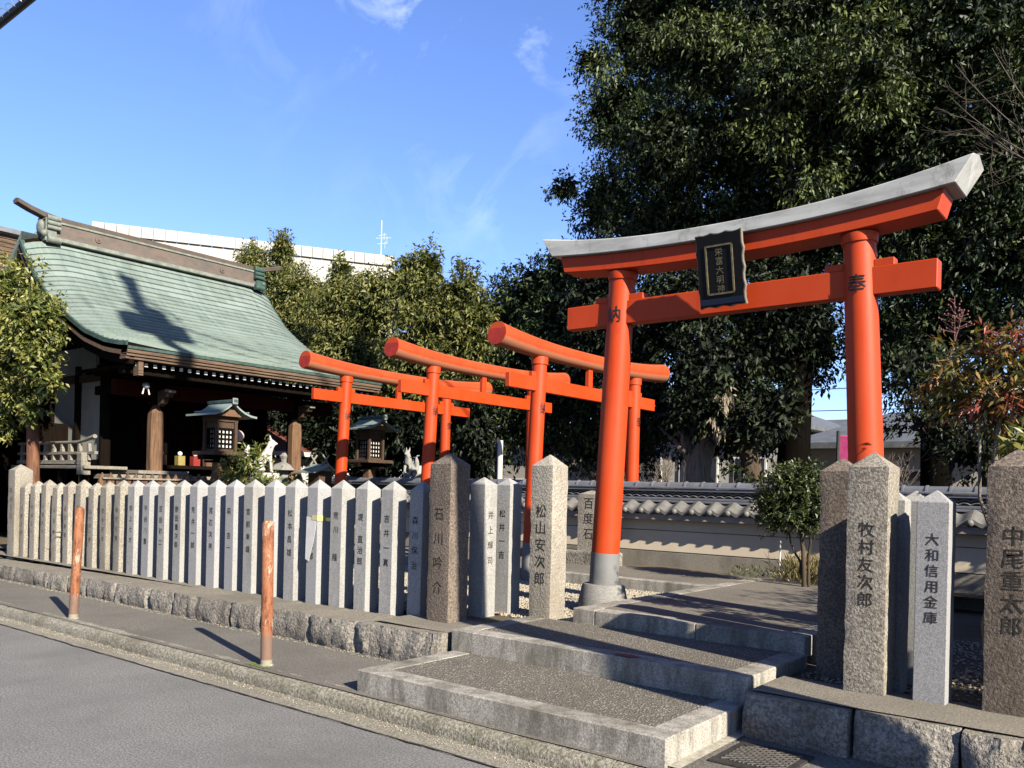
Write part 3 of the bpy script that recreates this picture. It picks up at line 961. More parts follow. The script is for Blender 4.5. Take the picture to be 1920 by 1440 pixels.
pillar('tall tan post, front one of the pair right of the steps', -1.645, -1.405, 5.36, 5.61, .36, 1.85, .10, M['pillar_tan'], '牧村友次郎', .098, 1.37, .007, 12, 1.08, group=G1)
pillar('tall dark shaded post half hidden behind the tan post right of the steps', -1.985, -1.75, 5.87, 6.12, .36, 1.835, .10, M['pillar_brown'], '西川弥太郎', .10, 1.3, .007, 15, 1.3, ink=M['ink_faint'], group=G1)
pillar('tall reddish brown rough post at the right edge of the picture', -.895, -.62, 5.39, 5.66, .36, 1.865, .11, M['pillar_brown'], '中尾重太郎', .118, 1.37, .007, 19, 1.05, group=G1)
G2 = 'short inscribed granite posts near the steps'
pillar('short pale post right behind the brown rough post, letters on its sunny side', -5.11, -4.935, 5.82, 5.995, .39, 1.665, .068, M['granite_new'], '井上輝司', .078, 1.32, 0, 1, 1.75, '+x', group=G2)
pillar('short grey post between the two tall rough posts left of the steps', -5.08, -4.905, 6.145, 6.32, .40, 1.665, .068, M['granite_new'], '松井一吉', .075, 1.33, 0, 1, 1.7, group=G2)
pillar('short clean grey granite post with crisp lettering between the tan and reddish posts', -1.25, -1.075, 5.37, 5.545, .36, 1.62, .072, M['granite_cool'], '大和信用金庫', .078, 1.33, 0, 1, 1.16, group=G2)
pillar('short chipped white post directly behind the tan post', -1.56, -1.395, 5.70, 5.865, .36, 1.62, .07, M['granite_new'], '', .08, 1.3, .003, 31, 1.3, group=G2)
pillar('short shaded post farthest back behind the tan post', -1.52, -1.35, 6.06, 6.23, .36, 1.62, .07, M['granite_new'], '', .08, 1.3, 0, 31, 1.3, group=G2)
# the row goes on past the picture's right edge
for k, xx in enumerate((-.34, .03, .40, .77, 1.6)):
    pillar('short granite post in the row beyond the reddish post' , xx, xx+.17, 5.40, 5.57, .36, 1.60, .07, M['granite_new'], '', .08, 1.3, 0, 1, group='posts beyond the reddish post')

# torn paper and tape on the post left of the nearer bollard
px_ = -13.85+.36348*19
mb = MB()
for (a, b) in (((-.085, 1.20), (.03, .80)),):
    pts = [(-.083, 1.23), (.075, 1.22), (.06, 1.10), (.035, .98), (.0, .87), (-.03, .78), (-.085, .80)]
    v = [(px_+u, 5.585-.088-.004-.012*(1.2-w), w) for u, w in pts]
    v2 = [(px_+u, 5.585-.087-.002-.012*(1.2-w), w) for u, w in pts]
    k = len(v)
    mb.add(v+v2, [tuple(range(k)), tuple(range(2*k-1, k-1, -1))]+[(i, i+k, (i+1) % k+k, (i+1) % k) for i in range(k)])
pp = mb.build('torn_paper', M['white_paint'])
tag(pp, 'torn white paper notice hanging on a grey post of the row', 'paper')
mb = MB()
mb.box(px_+.0, px_+.088, 5.490, 5.494, 1.20, 1.25)
mb.box(px_+.086, px_+.091, 5.4905, 5.60, 1.19, 1.245)
mb.cbox((px_+.17, 5.56, 1.21), (.17, .003, .035), 0, R(-22))
tp_ = mb.build('tape_strip', M['tape'])
tag(tp_, 'yellow tape strip holding the torn paper to the post', 'tape')

# ------------------------------------------------------------------ the large gate
XC = -3.18
gate = empty('torii_gate', (XC, 7.0, .5), 'large orange gate with a pale curved top beam and a black plaque', 'torii gate')
def curved_beam(name, mat, half_t, half_b, zt_, zb_, y0, y1, ridge=0, n=28, bev=.006):
    v = []; f = []
    for i in range(n+1):
        t = i/n*2-1
        xt, xb = XC+half_t*t, XC+half_b*t
        a, b = zt_(xt), zb_(xb)
        v += [(xb, y0, b), (xb, y1, b), (xt, y1, a), (xt, (y0+y1)/2, a+ridge), (xt, y0, a)]
    for i in range(n):
        for k in range(5):
            f.append((i*5+k, (i+1)*5+k, (i+1)*5+(k+1) % 5, i*5+(k+1) % 5))
    f.append(tuple(range(5))); f.append(tuple(range(n*5, n*5+5)))
    return MB().add(v, f).build(name, mat, gate, bevel=bev)
q_ = lambda x, p=2.1: (abs(x-XC)/1.92)**p
curved_beam('top_beam', M['cap_white'], 1.92, 1.80, lambda x: 3.885+.165*q_(x, 2.3), lambda x: 3.772+.105*q_(x), 6.80, 7.20, .05)
curved_beam('lower_top_beam', M['vermilion'], 1.725, 1.68, lambda x: 3.772+.105*q_(x)-.002, lambda x: 3.62+.105*q_(x), 6.85, 7.15)
MB().box(XC-1.69, XC+1.67, 6.935, 7.065, 3.145, 3.365).build('tie_beam', M['vermilion'], gate, bevel=.006)
def pil_x(side, z):
    return (-4.42+.0449*(z-.5)) if side < 0 else (-1.94-.0513*(z-.5))
for s_ in (-1, 1):
    X0, X1 = pil_x(s_, .66), pil_x(s_, 3.66)
    n_ = 14
    pts = [(pil_x(s_, .66+3.0*i/n_), 7.0, .66+3.0*i/n_) for i in range(n_+1)]
    sh = MB().tube(pts, [.137-.014*i/n_ for i in range(n_+1)], 40).build('pillar', M['vermilion'], gate, smooth='auto')
    MB().tube([(pil_x(s_, .655), 7.0, .655), (pil_x(s_, .97), 7.0, .97)], [.1395, .139], 40).build('pillar_foot', M['grey_paint'], gate, smooth='auto')
    MB().tube([(pil_x(s_, 3.57), 7.0, 3.57), (pil_x(s_, 3.60), 7.0, 3.60), (pil_x(s_, 3.64), 7.0, 3.64)], [.136, .142, .142], 40).build('collar', M['vermilion'], gate, smooth='auto')
    MB().lathe([(.242, .38), (.240, .50), (.205, .655), (.190, .672)], (pil_x(s_, .6), 7.0), 36).build('foundation_stone', M['base_stone'], gate, smooth='auto')
    for w_ in (-1, 1):
        xx = pil_x(s_, 3.36)+w_*.19
        MB().box(xx-.075, xx+.075, 6.95, 7.05, 3.3655, 3.425).build('wedge', M['vermilion'], gate, bevel=.004)
    inscription('納' if s_ < 0 else '奉', .165, (pil_x(s_, 3.22), 7.0, 3.23), '-y', sh, M['black_paint'], cyl=.126, name='inscription')
MB().box(XC-.09, XC+.09, 6.95, 7.05, 3.365, 3.62).build('centre_strut', M['vermilion'], gate, bevel=.004)
# plaque: leaning forward, scalloped frame
plq = empty('name_plaque', (-3.16, 6.80, 3.47), 'black scalloped plaque with gold border and characters on the large gate', 'plaque')
tilt = R(12)
def PQ(u, w, d):   # plaque space -> world: u right, w up, d towards the road
    return (-3.165+u, 6.765-d*math.cos(tilt)-w*math.sin(tilt)*1.0, 3.47+w*math.cos(tilt)-d*math.sin(tilt))
def scallop(hw, hh, amp, n=48):
    pts = []
    for i in range(n):
        t = i/n*4; s_ = int(t); u = t-s_
        a = {0: (-hw+2*hw*u, -hh), 1: (hw, -hh+2*hh*u), 2: (hw-2*hw*u, hh), 3: (-hw, hh-2*hh*u)}[s_]
        b = amp*abs(math.sin(u*math.pi*(3 if s_ % 2 == 0 else 4)))
        nrm = {0: (0, -1), 1: (1, 0), 2: (0, 1), 3: (-1, 0)}[s_]
        pts.append((a[0]-nrm[0]*b*.6+nrm[0]*amp*.5, a[1]-nrm[1]*b*.6+nrm[1]*amp*.5))
    return pts
def extr(pts, d0, d1, name, mat, parent, inner=None):
    k = len(pts)
    v = [PQ(u, w, d0) for u, w in pts]+[PQ(u, w, d1) for u, w in pts]
    f = [tuple(range(k)), tuple(range(2*k-1, k-1, -1))]+[(i, i+k, (i+1) % k+k, (i+1) % k) for i in range(k)]
    return MB().add(v, f).build(name, mat, parent)
extr(scallop(.205, .305, .022), -.02, .016, 'rim', M['bronze'], plq)
extr(scallop(.197, .297, .020), .012, .024, 'board', M['lacquer'], plq)
extr([(-.19, -.285), (.19, -.285), (.19, -.235), (-.19, -.235)], .024, .030, 'blue_lower_band', M['lacquer_blue'], plq)
gb = MB()
for (a, b, c, d) in ((-.125, .125, -.205, -.190), (-.125, .125, .195, .210), (-.125, -.110, -.205, .210), (.110, .125, -.205, .210)):
    pts = [(a, c), (b, c), (b, d), (a, d)]
    v = [PQ(u, w, .022) for u, w in pts]+[PQ(u, w, .032) for u, w in pts]
    gb.add(v, [(0, 1, 2, 3), (7, 6, 5, 4), (0, 4, 5, 1), (1, 5, 6, 2), (2, 6, 7, 3), (3, 7, 4, 0)])
gb.build('gold_border', M['gold'], plq)
mb = MB()
for i, ch in enumerate('栄富大明神'):
    v, f = char_mesh(ch)
    mb.add([PQ(u*.072, w*.072+.150-i*.077, .0265) for u, w in v], f)
mb.build('gold_characters', M['gold'], plq)

# ------------------------------------------------------------------ three log gates behind, one after another on the path
def log_gate(x, yl, yr, dz, k0, k1, n0, n1, label, lean=.045, zk=3.325):
    r_ = empty('torii_gate', (x, (yl+yr)/2, .5), label, 'torii gate', 'three orange log gates over the path')
    # log top beam
    n_ = 22; pts = []; rr = []
    for i in range(n_+1):
        t = i/n_*2-1; y = (k0+k1)/2+(k1-k0)/2*t
        pts.append((x, y, zk+dz+.085*abs(t)**2.6)); rr.append(.113+.030*abs(t)**2.2)
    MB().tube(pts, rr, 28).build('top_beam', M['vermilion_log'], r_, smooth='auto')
    for e_, sg in ((k0, -1), (k1, 1)):
        MB().tube([(x, e_-.001*sg*-1, zk+dz+.085), (x, e_+.004*sg, zk+dz+.0855)], [.140, .140], 28).build('end_disc', M['end_red'], r_, smooth='auto')
    MB().box(x-.035, x+.035, n0, n1, 2.80+dz, 2.975+dz).build('tie_beam', M['vermilion'], r_, bevel=.005)
    for sgn, yp in ((1, yl), (-1, yr)):
        ln = lean if sgn > 0 else 0.0
        f_ = lambda z: yp-ln*(3.25+dz-z)
        zz = [.35, .88, .881, 2.0, 3.12+dz, 3.24+dz]
        sh = MB().tube([(x, f_(z), z) for z in (.88, 1.6, 2.4, 3.22+dz)], [.0975, .0965, .0955, .0945], 28).build('pillar', M['vermilion'], r_, smooth='auto')
        MB().tube([(x, f_(.35), .35), (x, f_(.885), .885)], [.0995, .0990], 28).build('pillar_foot', M['grey_paint'], r_, smooth='auto')
        MB().tube([(x, f_(3.14+dz), 3.14+dz), (x, f_(3.235+dz), 3.235+dz)], [.108, .108], 28).build('collar', M['vermilion'], r_, smooth='auto')
        for w_ in (-1, 1):
            yy = f_(2.98+dz)+w_*.135
            MB().box(x-.028, x+.028, yy-.045, yy+.045, 2.9755+dz, 3.04+dz).build('wedge', M['vermilion'], r_, bevel=.003)
        inscription('納' if sgn > 0 else '奉', .13, (x, f_(2.57+dz), 2.58+dz), '+x', sh, M['black_paint'], cyl=.0965, name='inscription', tall=1.25)
    yc = (n0+n1)/2
    MB().box(x-.030, x+.030, yc-.048, yc+.048, 2.975+dz, 3.235+dz).build('centre_strut', M['vermilion'], r_, bevel=.003)
    return r_
log_gate(-6.5, 8.68, 11.03, 0.0, 7.81, 11.86, 8.03, 11.60, 'orange log gate nearest the large gate, its end disk highest in the picture')
log_gate(-8.75, 9.08, 11.50, .085, 8.23, 12.40, 8.40, 12.02, 'orange log gate in the middle of the three')
log_gate(-11.0, 9.35, 11.77, .115, 8.49, 12.95, 8.66, 12.42, 'orange log gate farthest away, nearest the shrine')

# ------------------------------------------------------------------ tiled wall behind
wl_r = empty('tiled_wall', (-5, 10.75, .5), 'low plastered wall with a grey tiled top behind the gates', 'wall')
WX0, WX1 = -13.5, 3.6
MB().box(WX0, WX1, 10.60, 10.90, .738, 1.26).build('plaster_body', M['plaster'], wl_r)
MB().box(WX0, WX1, 10.585, 10.915, .30, .735).build('footing', M['wall_base'], wl_r, bevel=.006)
MB().box(WX0, WX1, 10.588, 10.60, .733, .748).build('lower_groove_rail', M['iron'], wl_r)
MB().box(WX0, WX1, 10.594, 10.60, 1.026, 1.034).build('groove_rail', M['iron'], wl_r)
MB().box(WX0, WX1, 10.44, 11.06, 1.18, 1.262).build('eave_board', plain('eave_plaster', (.36, .31, .27), .9), wl_r, bevel=.006)
mb = MB()
for (x_) in (-2.9, -8.0):
    mb.box(x_, x_+.012, 10.590, 10.60, .75, 1.18)
mb.build('crack_strip', M['wall_base'], wl_r)
# eave tiles
def pan_tile_mesh():
    n_ = 8; v = []; f = []
    for j, (y, z) in enumerate(((-.20, 0), (0, .10))):
        for i in range(n_+1):
            t = i/n_; u = -.125+.25*t
            w = .028*math.cos(t*2*math.pi)+(.055 if False else 0)
            v.append((u, y, z+w))
    for j, (y, z) in enumerate(((-.20, -.035), (0, .065))):
        for i in range(n_+1):
            t = i/n_; u = -.125+.25*t
            # front skirt hangs as a shallow point
            v.append((u, y, z+.018*math.cos(t*2*math.pi)-.018*(1-abs(2*t-1))))
    k = n_+1
    for i in range(n_):
        f.append((i, i+1, k+i+1, k+i)); f.append((2*k+i, 3*k+i, 3*k+i+1, 2*k+i+1))
        f.append((i, 2*k+i, 2*k+i+1, i+1)); f.append((k+i, k+i+1, 3*k+i+1, 3*k+i))
    f.append((0, k, 3*k, 2*k)); f.append((n_, 2*k+n_, 3*k+n_, k+n_))
    return MB().add(v, f).mesh('eave_tile')
pt = pan_tile_mesh(); pt.materials.append(M['tile_pale'])
rb = MB(); rb.tube([(0, .04, .135), (0, -.18, .036)], [.038, .038], 10); rb.ball((0, -.20, .022), .042, 10)
rbm = rb.mesh('round_tile'); rbm.materials.append(M['tile_pale'])
rt = MB()
segs = [(math.cos(a)*.062, math.sin(a)*.062) for a in [math.pi*k/8 for k in range(9)]]
rt.prism([(y, z) for y, z in segs], 0, .245, 'x')
rtm = rt.mesh('ridge_tile'); rtm.materials.append(M['tile'])
rj = MB(); rj.prism([(y*1.22, z*1.22) for y, z in segs], -.012, .012, 'x')
rjm = rj.mesh('joint_ring'); rjm.materials.append(M['tile'])
xx = WX0+.1
while xx < WX1-.2:
    for m_, nm, lc in ((pt, 'eave_tile', (xx+.128, 10.60, 1.325)), (rbm, 'round_tile', (xx, 10.60, 1.285)),
                       (rtm, 'ridge_tile', (xx+.012, 10.75, 1.645)), (rjm, 'joint_ring', (xx, 10.75, 1.643))):
        if nm == 'joint_ring' and xx < -9.5: continue
        o = link(nm, m_, [], wl_r, lc, smooth='auto')
    xx += .256
# courses between eave tiles and ridge
for k, (z0, z1, hy) in enumerate(((1.615, 1.645, .13), (1.575, 1.612, .115), (1.455, 1.49, .12), (1.42, 1.452, .135))):
    MB().box(WX0, WX1, 10.75-hy, 10.75+hy, z0, z1).build('flat_tile_course', M['tile'], wl_r, bevel=.006)
MB().box(WX0, WX1, 10.70, 10.80, 1.40, 1.576).build('ridge_core', M['iron'], wl_r)
lat = MB(); xx = -10.5
while xx < WX1-.1:
    for dz_ in (0, .04):
        pts = [(xx+.128*i/6, 10.665, 1.500+dz_+.022*math.sin(math.pi*i/6)) for i in range(7)]
        lat.tube(pts, .0075, 4, cap=False)
    xx += .128
o = lat.build('wave_lattice', M['tile'], wl_r); o['kind'] = 'stuff'
# backslope of the little roof
MB().prism([(10.78, 1.42), (11.10, 1.28), (11.10, 1.25), (10.78, 1.36)], WX0, WX1, 'x').build('back_slope', M['tile'], wl_r)

# monument stone in front of the wall
mk = pillar('short inscribed stone marker standing on a base in front of the tiled wall', -6.75, -6.38, 9.98, 10.16, .72, 1.57, .06, M['pillar_pale'], '百度石', .17, 1.38, .006, 44, 1.25, ink=M['ink'], cat='marker stone', name='marker_stone')
MB().box(-7.05, -6.1, 9.82, 10.17, .50, .72).build('base', M['rock_face'], mk, bevel=.03, segs=2)

# ------------------------------------------------------------------ shrine
sh = empty('shrine_building', (-16.5, 9.3, .5), 'wooden shrine hall with a green copper roof', 'shrine')
PR = [(-17.05, 6.12), (-16.8, 5.80), (-16.28, 5.25), (-15.75, 4.86), (-15.23, 4.53), (-14.43, 4.11), (-13.7, 3.84), (-13.0, 3.66)]
cum = [0]
for a, b in zip(PR[:-1], PR[1:]): cum.append(cum[-1]+math.hypot(b[0]-a[0], b[1]-a[1]))
LT = cum[-1]
def prof(s):
    d = max(0., min(1., s))*LT
    for i in range(len(cum)-1):
        if d <= cum[i+1]+1e-9:
            t = (d-cum[i])/(cum[i+1]-cum[i])
            a, b = PR[i], PR[i+1]
            return a[0]+(b[0]-a[0])*t, a[1]+(b[1]-a[1])*t, math.atan2(b[1]-a[1], b[0]-a[0])
    return PR[-1][0], PR[-1][1], 0
RY0, RY1 = 6.65, 11.98
def roof_pt(s, y, off):
    X_, Z_, an = prof(s)
    d = min(y-RY0, RY1-y)
    Z_ -= .17*max(0., 1-d/.75)**2*(1-s)**.6 + .0
    Z_ += .05*max(0., 1-d/1.2)**2*s**3
    return (X_-math.sin(an)*off, y, Z_+math.cos(an)*off)
# deck
v = []; f = []
ns, nyy = 24, 24
for lay, off in enumerate((0, -.13)):
    for i in range(ns+1):
        for j in range(nyy+1):
            v.append(roof_pt(i/ns, RY0+(RY1-RY0)*j/nyy, off))
K = (ns+1)*(nyy+1)
for i in range(ns):
    for j in range(nyy):
        a = i*(nyy+1)+j
        f.append((a, a+1, a+nyy+2, a+nyy+1)); f.append((K+a, K+a+nyy+1, K+a+nyy+2, K+a+1))
for i in range(ns):
    for j in (0, nyy):
        a = i*(nyy+1)+j; f.append((a, a+nyy+1, K+a+nyy+1, K+a))
for j in range(nyy):
    for i in (0, ns):
        a = i*(nyy+1)+j; f.append((a, K+a, K+a+1, a+1))
roof = MB().add(v, f).build('roof', M['wood_dark_shaded'], sh, smooth='auto')
# copper plates, course by course
NCs = 28; pw = .56
for i in range(NCs):
    s0, s1 = .02+.98*i/NCs, .02+.98*(i+1)/NCs+.004
    y = RY0 - (pw*.5 if i % 2 else 0)
    while y < RY1-.01:
        a, b = max(y, RY0)+.0015, min(y+pw, RY1)-.0015
        if b-a > .03:
            v = []; m_ = 4
            for (s, off) in ((s0, .002), (s1, .034), (s1, .0)):
                for k in range(m_): v.append(roof_pt(min(s, 1.0), a+(b-a)*k/(m_-1), off))
            f = [(r0*m_+k, r0*m_+k+1, (r0+1)*m_+k+1, (r0+1)*m_+k) for r0 in (0, 1) for k in range(m_-1)]
            f += [(0, m_, 2*m_), (m_-1, 3*m_-1, 2*m_-1)]
            MB().add(v, f).build('copper_plate', M['patina'], roof)
        y += pw
# rear slope
v = []
PB = [(-17.05, 6.12), (-17.8, 5.5), (-18.8, 4.95), (-20.0, 4.6)]
for y in (RY0, RY1):
    for (a, b) in PB: v.append((a, y, b))
for y in (RY0, RY1):
    for (a, b) in PB: v.append((a, y, b-.12))
f = []
for i in range(3):
    f += [(i, i+1, 5+i, 4+i), (8+i, 12+i, 13+i, 9+i), (i, 8+i, 9+i, i+1), (4+i, 5+i, 13+i, 12+i)]
f.append((3, 11, 15, 7))
MB().add(v, f).build('rear_roof_slope', M['patina'], sh)
# verge boards following the curve
for yy, sg in ((RY0, -1), (RY1, 1)):
    for (o1, o2, th, mt, dy) in ((.012, -.055, .05, 'patina_dark', 0.0), (-.058, -.20, .04, 'wood_y', .03), (-.203, -.34, .05, 'wood_dark_shaded', .09)):
        v = []; n_ = 26
        for i in range(n_+1):
            s = i/n_
            p, q = roof_pt(s, yy, o1), roof_pt(s, yy, o2)
            ya, yb = yy-sg*dy, yy-sg*(dy+th)
            v += [(p[0], ya+sg*.03, p[2]), (p[0], yb, p[2]), (q[0], yb, q[2]), (q[0], ya+sg*.03, q[2])]
        f = [(i*4+k, (i+1)*4+k, (i+1)*4+(k+1) % 4, i*4+(k+1) % 4) for i in range(n_) for k in range(4)]
        f += [(0, 1, 2, 3), (n_*4, n_*4+1, n_*4+2, n_*4+3)]
        MB().add(v, f).build('verge_board', M[mt], sh, smooth='auto')
# layered eave fascia
for (x0, x1, z0, z1, mt) in ((-13.20, -12.985, 3.605, 3.652, 'patina_dark'), (-13.22, -13.005, 3.545, 3.602, 'wood_y'), (-13.24, -13.03, 3.50, 3.542, 'wood_y'), (-13.26, -13.06, 3.455, 3.497, 'wood_y')):
    MB().box(x0, x1, RY0+.0, RY1, z0, z1).build('eave_fascia', M[mt], sh, bevel=.004)
# rafters with white tips
rf = MB(); rf.box(-15.2, -13.19, -.028, .028, 0, .055); rf.box(-13.189, -13.183, -.029, .029, -.001, .056, 1)
rfm = rf.mesh('rafter'); rfm.materials.append(M['wood_dark_shaded']); rfm.materials.append(M['white_paint'])
y = RY0+.25
while y < RY1-.1:
    o = link('rafter', rfm, [], sh, (0, y, 3.375)); o.rotation_euler = (0, 0, 0); y += .152
MB().box(-13.5, -13.3, RY0+.1, RY1-.1, 3.26, 3.37).build('eave_purlin', M['wood_dark_shaded'], sh)
MB().box(-13.26, -13.10, 6.88, 6.96, 3.22, 3.46).build('corner_bracket', M['wood_y'], sh)
# ridge
RX = -17.0
MB().box(RX-.17, RX+.17, 7.05, 11.72, 6.02, 6.10).build('ridge_skirt', M['ridge_green'], sh, bevel=.01)
MB().box(RX-.13, RX+.13, 7.0, 11.75, 6.10, 6.36).build('ridge_wall', M['ridge_copper'], sh, bevel=.006)
MB().box(RX-.155, RX+.155, 6.98, 11.77, 6.36, 6.40).build('ridge_moulding', M['ridge_green'], sh, bevel=.006)
v = []; n_ = 26
for i in range(n_+1):
    t = i/n_; y = 6.52+(12.30-6.52)*t
    e = abs(2*t-1); z = 6.40+.20*max(0, (e-.70)/.30)**1.8
    thk = .09-.03*max(0, (e-.75)/.25)
    v += [(RX-.10, y, z), (RX+.10, y, z), (RX+.13, y, z+thk), (RX, y, z+thk+.03), (RX-.13, y, z+thk)]
f = [(i*5+k, (i+1)*5+k, (i+1)*5+(k+1) % 5, i*5+(k+1) % 5) for i in range(n_) for k in range(5)]+[(0, 1, 2, 3, 4), tuple(n_*5+k for k in range(5))]
MB().add(v, f).build('ridge_cap', M['ridge_copper'], sh, smooth='auto')
for yy in (7.98, 10.72):
    cr = MB().tube([(RX+.130, yy, 6.235), (RX+.150, yy, 6.235)], [.062, .058], 20).build('crest_disc', M['ridge_copper'], sh, smooth='auto')
    mb = MB()
    for k in range(3):
        a0 = k*2*math.pi/3
        pts = [(RX+.152, yy+(.012+.022*t)*math.cos(a0+t*2.2), 6.235+(.012+.022*t)*math.sin(a0+t*2.2)) for t in (0, .3, .6, 1.)]
        mb.tube(pts, [.012, .010, .007, .003], 6)
    mb.build('swirl', M['ridge_copper'], cr)
for yy, sg in ((6.98, -1), (11.78, 1)):
    ro = MB()
    for (dx, dz, r_) in ((.17, 6.43, .055), (.185, 6.335, .045), (.185, 6.25, .042), (.20, 6.02, .065)):
        for s_ in (-1, 1):
            ro.tube([(RX+s_*dx, yy-.02*sg, dz), (RX+s_*dx, yy-.26*sg, dz)], [r_, r_], 12)
    ro.box(RX-.17, RX+.17, min(yy, yy-.2*sg), max(yy, yy-.2*sg), 6.0, 6.42)
    ro.ball((RX, yy+.02*sg, 6.26), .12, 12, 0, (1.1, .5, 1.2)); ro.ball((RX-.14, yy+.01*sg, 6.13), .07, 8); ro.ball((RX+.14, yy+.01*sg, 6.13), .07, 8)
    ro.build('ridge_end_ornament', M['patina_dark'] if sg > 0 else M['ridge_green'], sh, smooth='auto')
# gable board
MB().add([(-17.0, RY0+.35, 5.95), (-15.9, RY0+.35, 4.75), (-18.1, RY0+.35, 4.95), (-17.0, RY0+.40, 5.95), (-15.9, RY0+.40, 4.75), (-18.1, RY0+.40, 4.95)],
         [(0, 1, 2), (3, 5, 4), (0, 3, 4, 1), (1, 4, 5, 2), (2, 5, 3, 0)]).build('gable_board', M['wood_dark_shaded'], sh)
# porch posts with chamfered heads
def porch_post(x, y):
    w = .115
    z0, z1 = .6, 2.86
    v = []
    ring = [(-w, -w*.6), (-w*.6, -w), (w*.6, -w), (w, -w*.6), (w, w*.6), (w*.6, w), (-w*.6, w), (-w, w*.6)]
    for (z, s) in ((z0, 1), (z1-.28, 1), (z1-.13, .92), (z1, .35)):
        v += [(x+a*s, y+b*s, z) for a, b in ring]
    f = [(j*8+k, j*8+(k+1) % 8, (j+1)*8+(k+1) % 8, (j+1)*8+k) for j in range(3) for k in range(8)]
    f += [tuple(range(7, -1, -1)), tuple(range(24, 32))]
    return MB().add(v, f).build('porch_post', M['wood_z'], sh, bevel=.004)
for y in (7.76, 10.72):
    porch_post(-14.15, y)
    MB().box(-14.25, -14.05, y-.10, y+.10, 2.861, 3.30).build('post_head', M['wood_dark_shaded'], sh)
    # carved nose with a pale end
    nn = MB()
    nn.prism([(-14.0, 2.83), (-13.86, 2.88), (-13.80, 2.98), (-13.70, 2.98), (-13.62, 3.07), (-13.74, 3.12), (-14.0, 3.10)], y-.06, y+.06, 'y')
    nn.build('carved_nose', M['wood_x'], sh, bevel=.01)
    MB().cbox((-13.68, y, 3.085), (.16, .125, .045), 0, 0, R(10)).build('nose_tip', M['wood_grey'], sh, bevel=.006)
MB().box(-14.22, -14.08, 7.0, 11.6, 2.98, 3.24).build('porch_beam', M['wood_red'], sh)
MB().box(-14.20, -14.10, 7.2, 11.4, 3.27, 3.36).build('upper_beam', M['wood_dark_shaded'], sh)
for y in (7.3, 8.4, 9.25, 10.1, 11.3):
    MB().box(-15.3, -14.1, y-.06, y+.06, 3.05, 3.2).build('tie_rail', M['wood_dark_shaded'], sh)
# hall body
HX0, HX1, HY0, HY1 = -18.6, -15.0, 7.32, 11.35
MB().box(HX0, HX1-.9, HY0+.06, HY1-.05, .6, 4.2).build('inner_wall', M['wood_dark_shaded'], sh)
MB().box(HX0, HX1, HY0, HY1, 3.45, 3.60).build('ceiling', M['wood_dark_shaded'], sh)
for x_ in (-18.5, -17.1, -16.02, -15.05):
    MB().tube([(x_, HY0, .6), (x_, HY0, 3.6)], .095, 14).build('hall_post', M['wood_dark_shaded'], sh, smooth='auto')
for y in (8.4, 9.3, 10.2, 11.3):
    MB().tube([(-15.05, y, .6), (-15.05, y, 3.6)], .09, 14).build('hall_post', M['wood_dark_shaded'], sh, smooth='auto')
for (a, b) in ((-17.02, -16.10), (-15.94, -15.14)):
    MB().box(a, b, HY0-.02, HY0+.05, 1.90, 3.30).build('white_panel', M['white_wall'], sh)
MB().box(-17.05, -15.0, HY0-.06, HY0+.06, 3.30, 3.44).build('lintel', M['wood_x'], sh)
MB().box(-17.05, -15.0, HY0-.05, HY0+.05, 1.80, 1.90).build('sill', M['wood_dark_shaded'], sh)
MB().box(-17.6, -15.4, HY0-.03, HY0+.04, 3.46, 3.95).build('white_gable_panel', M['white_wall'], sh)
mb = MB()
for k in range(11):
    y = 8.45+k*.27
    mb.box(-15.9, -15.86, y-.012, y+.012, 1.8, 3.2)
mb.box(-15.9, -15.86, 8.4, 11.2, 2.4, 2.43); mb.box(-15.9, -15.86, 8.4, 11.2, 2.8, 2.83)
mb.build('door_lattice', M['wood_red'], sh)
# veranda
MB().box(-17.2, -14.30, 6.62, 7.36, 1.72, 1.775).build('veranda_floor', M['wood_grey'], sh, bevel=.006)
MB().box(-15.0, -13.95, 7.37, 8.3, 1.66, 1.72).build('veranda_floor', M['wood_grey'], sh, bevel=.006)
MB().box(-14.55, -13.9, 6.9, 8.9, 1.56, 1.64).build('step_plank', M['wood_grey'], sh, bevel=.006)
for x_ in (-17.0, -16.2, -15.4, -14.6):
    MB().box(x_-.06, x_+.06, 6.7, 6.82, .5, 1.72).build('veranda_leg', M['wood_dark_shaded'], sh)
MB().box(-14.52, -14.36, 6.6, 6.76, 1.62, 1.99).build('corner_block', M['wood_grey'], sh, bevel=.006)
rail = empty('railing', (-15.8, 6.72, 1.78)); rail.parent = sh; rail.location = Vector((-15.8, 6.72, 1.78))-wloc(sh)
MB().tube([(-17.1, 6.72, 2.17), (-14.75, 6.72, 2.17), (-14.45, 6.72, 2.21), (-14.15, 6.72, 2.26)], [.028, .028, .032, .036], 10).build('top_rail', M['wood_grey'], rail, smooth='auto')
MB().box(-17.1, -14.1, 6.69, 6.75, 1.965, 2.01).build('middle_rail', M['wood_grey'], rail)
MB().box(-17.1, -14.5, 6.68, 6.76, 1.80, 1.865).build('bottom_rail', M['wood_grey'], rail)
for k in range(9):
    x_ = -16.95+k*.325
    for (z0, z1) in ((1.866, 1.964), (2.011, 2.145)):
        MB().prism([(x_-.045, z0), (x_+.045, z0), (x_+.022, z1), (x_-.022, z1)], 6.695, 6.745, 'y').build('baluster', M['wood_grey'], rail)
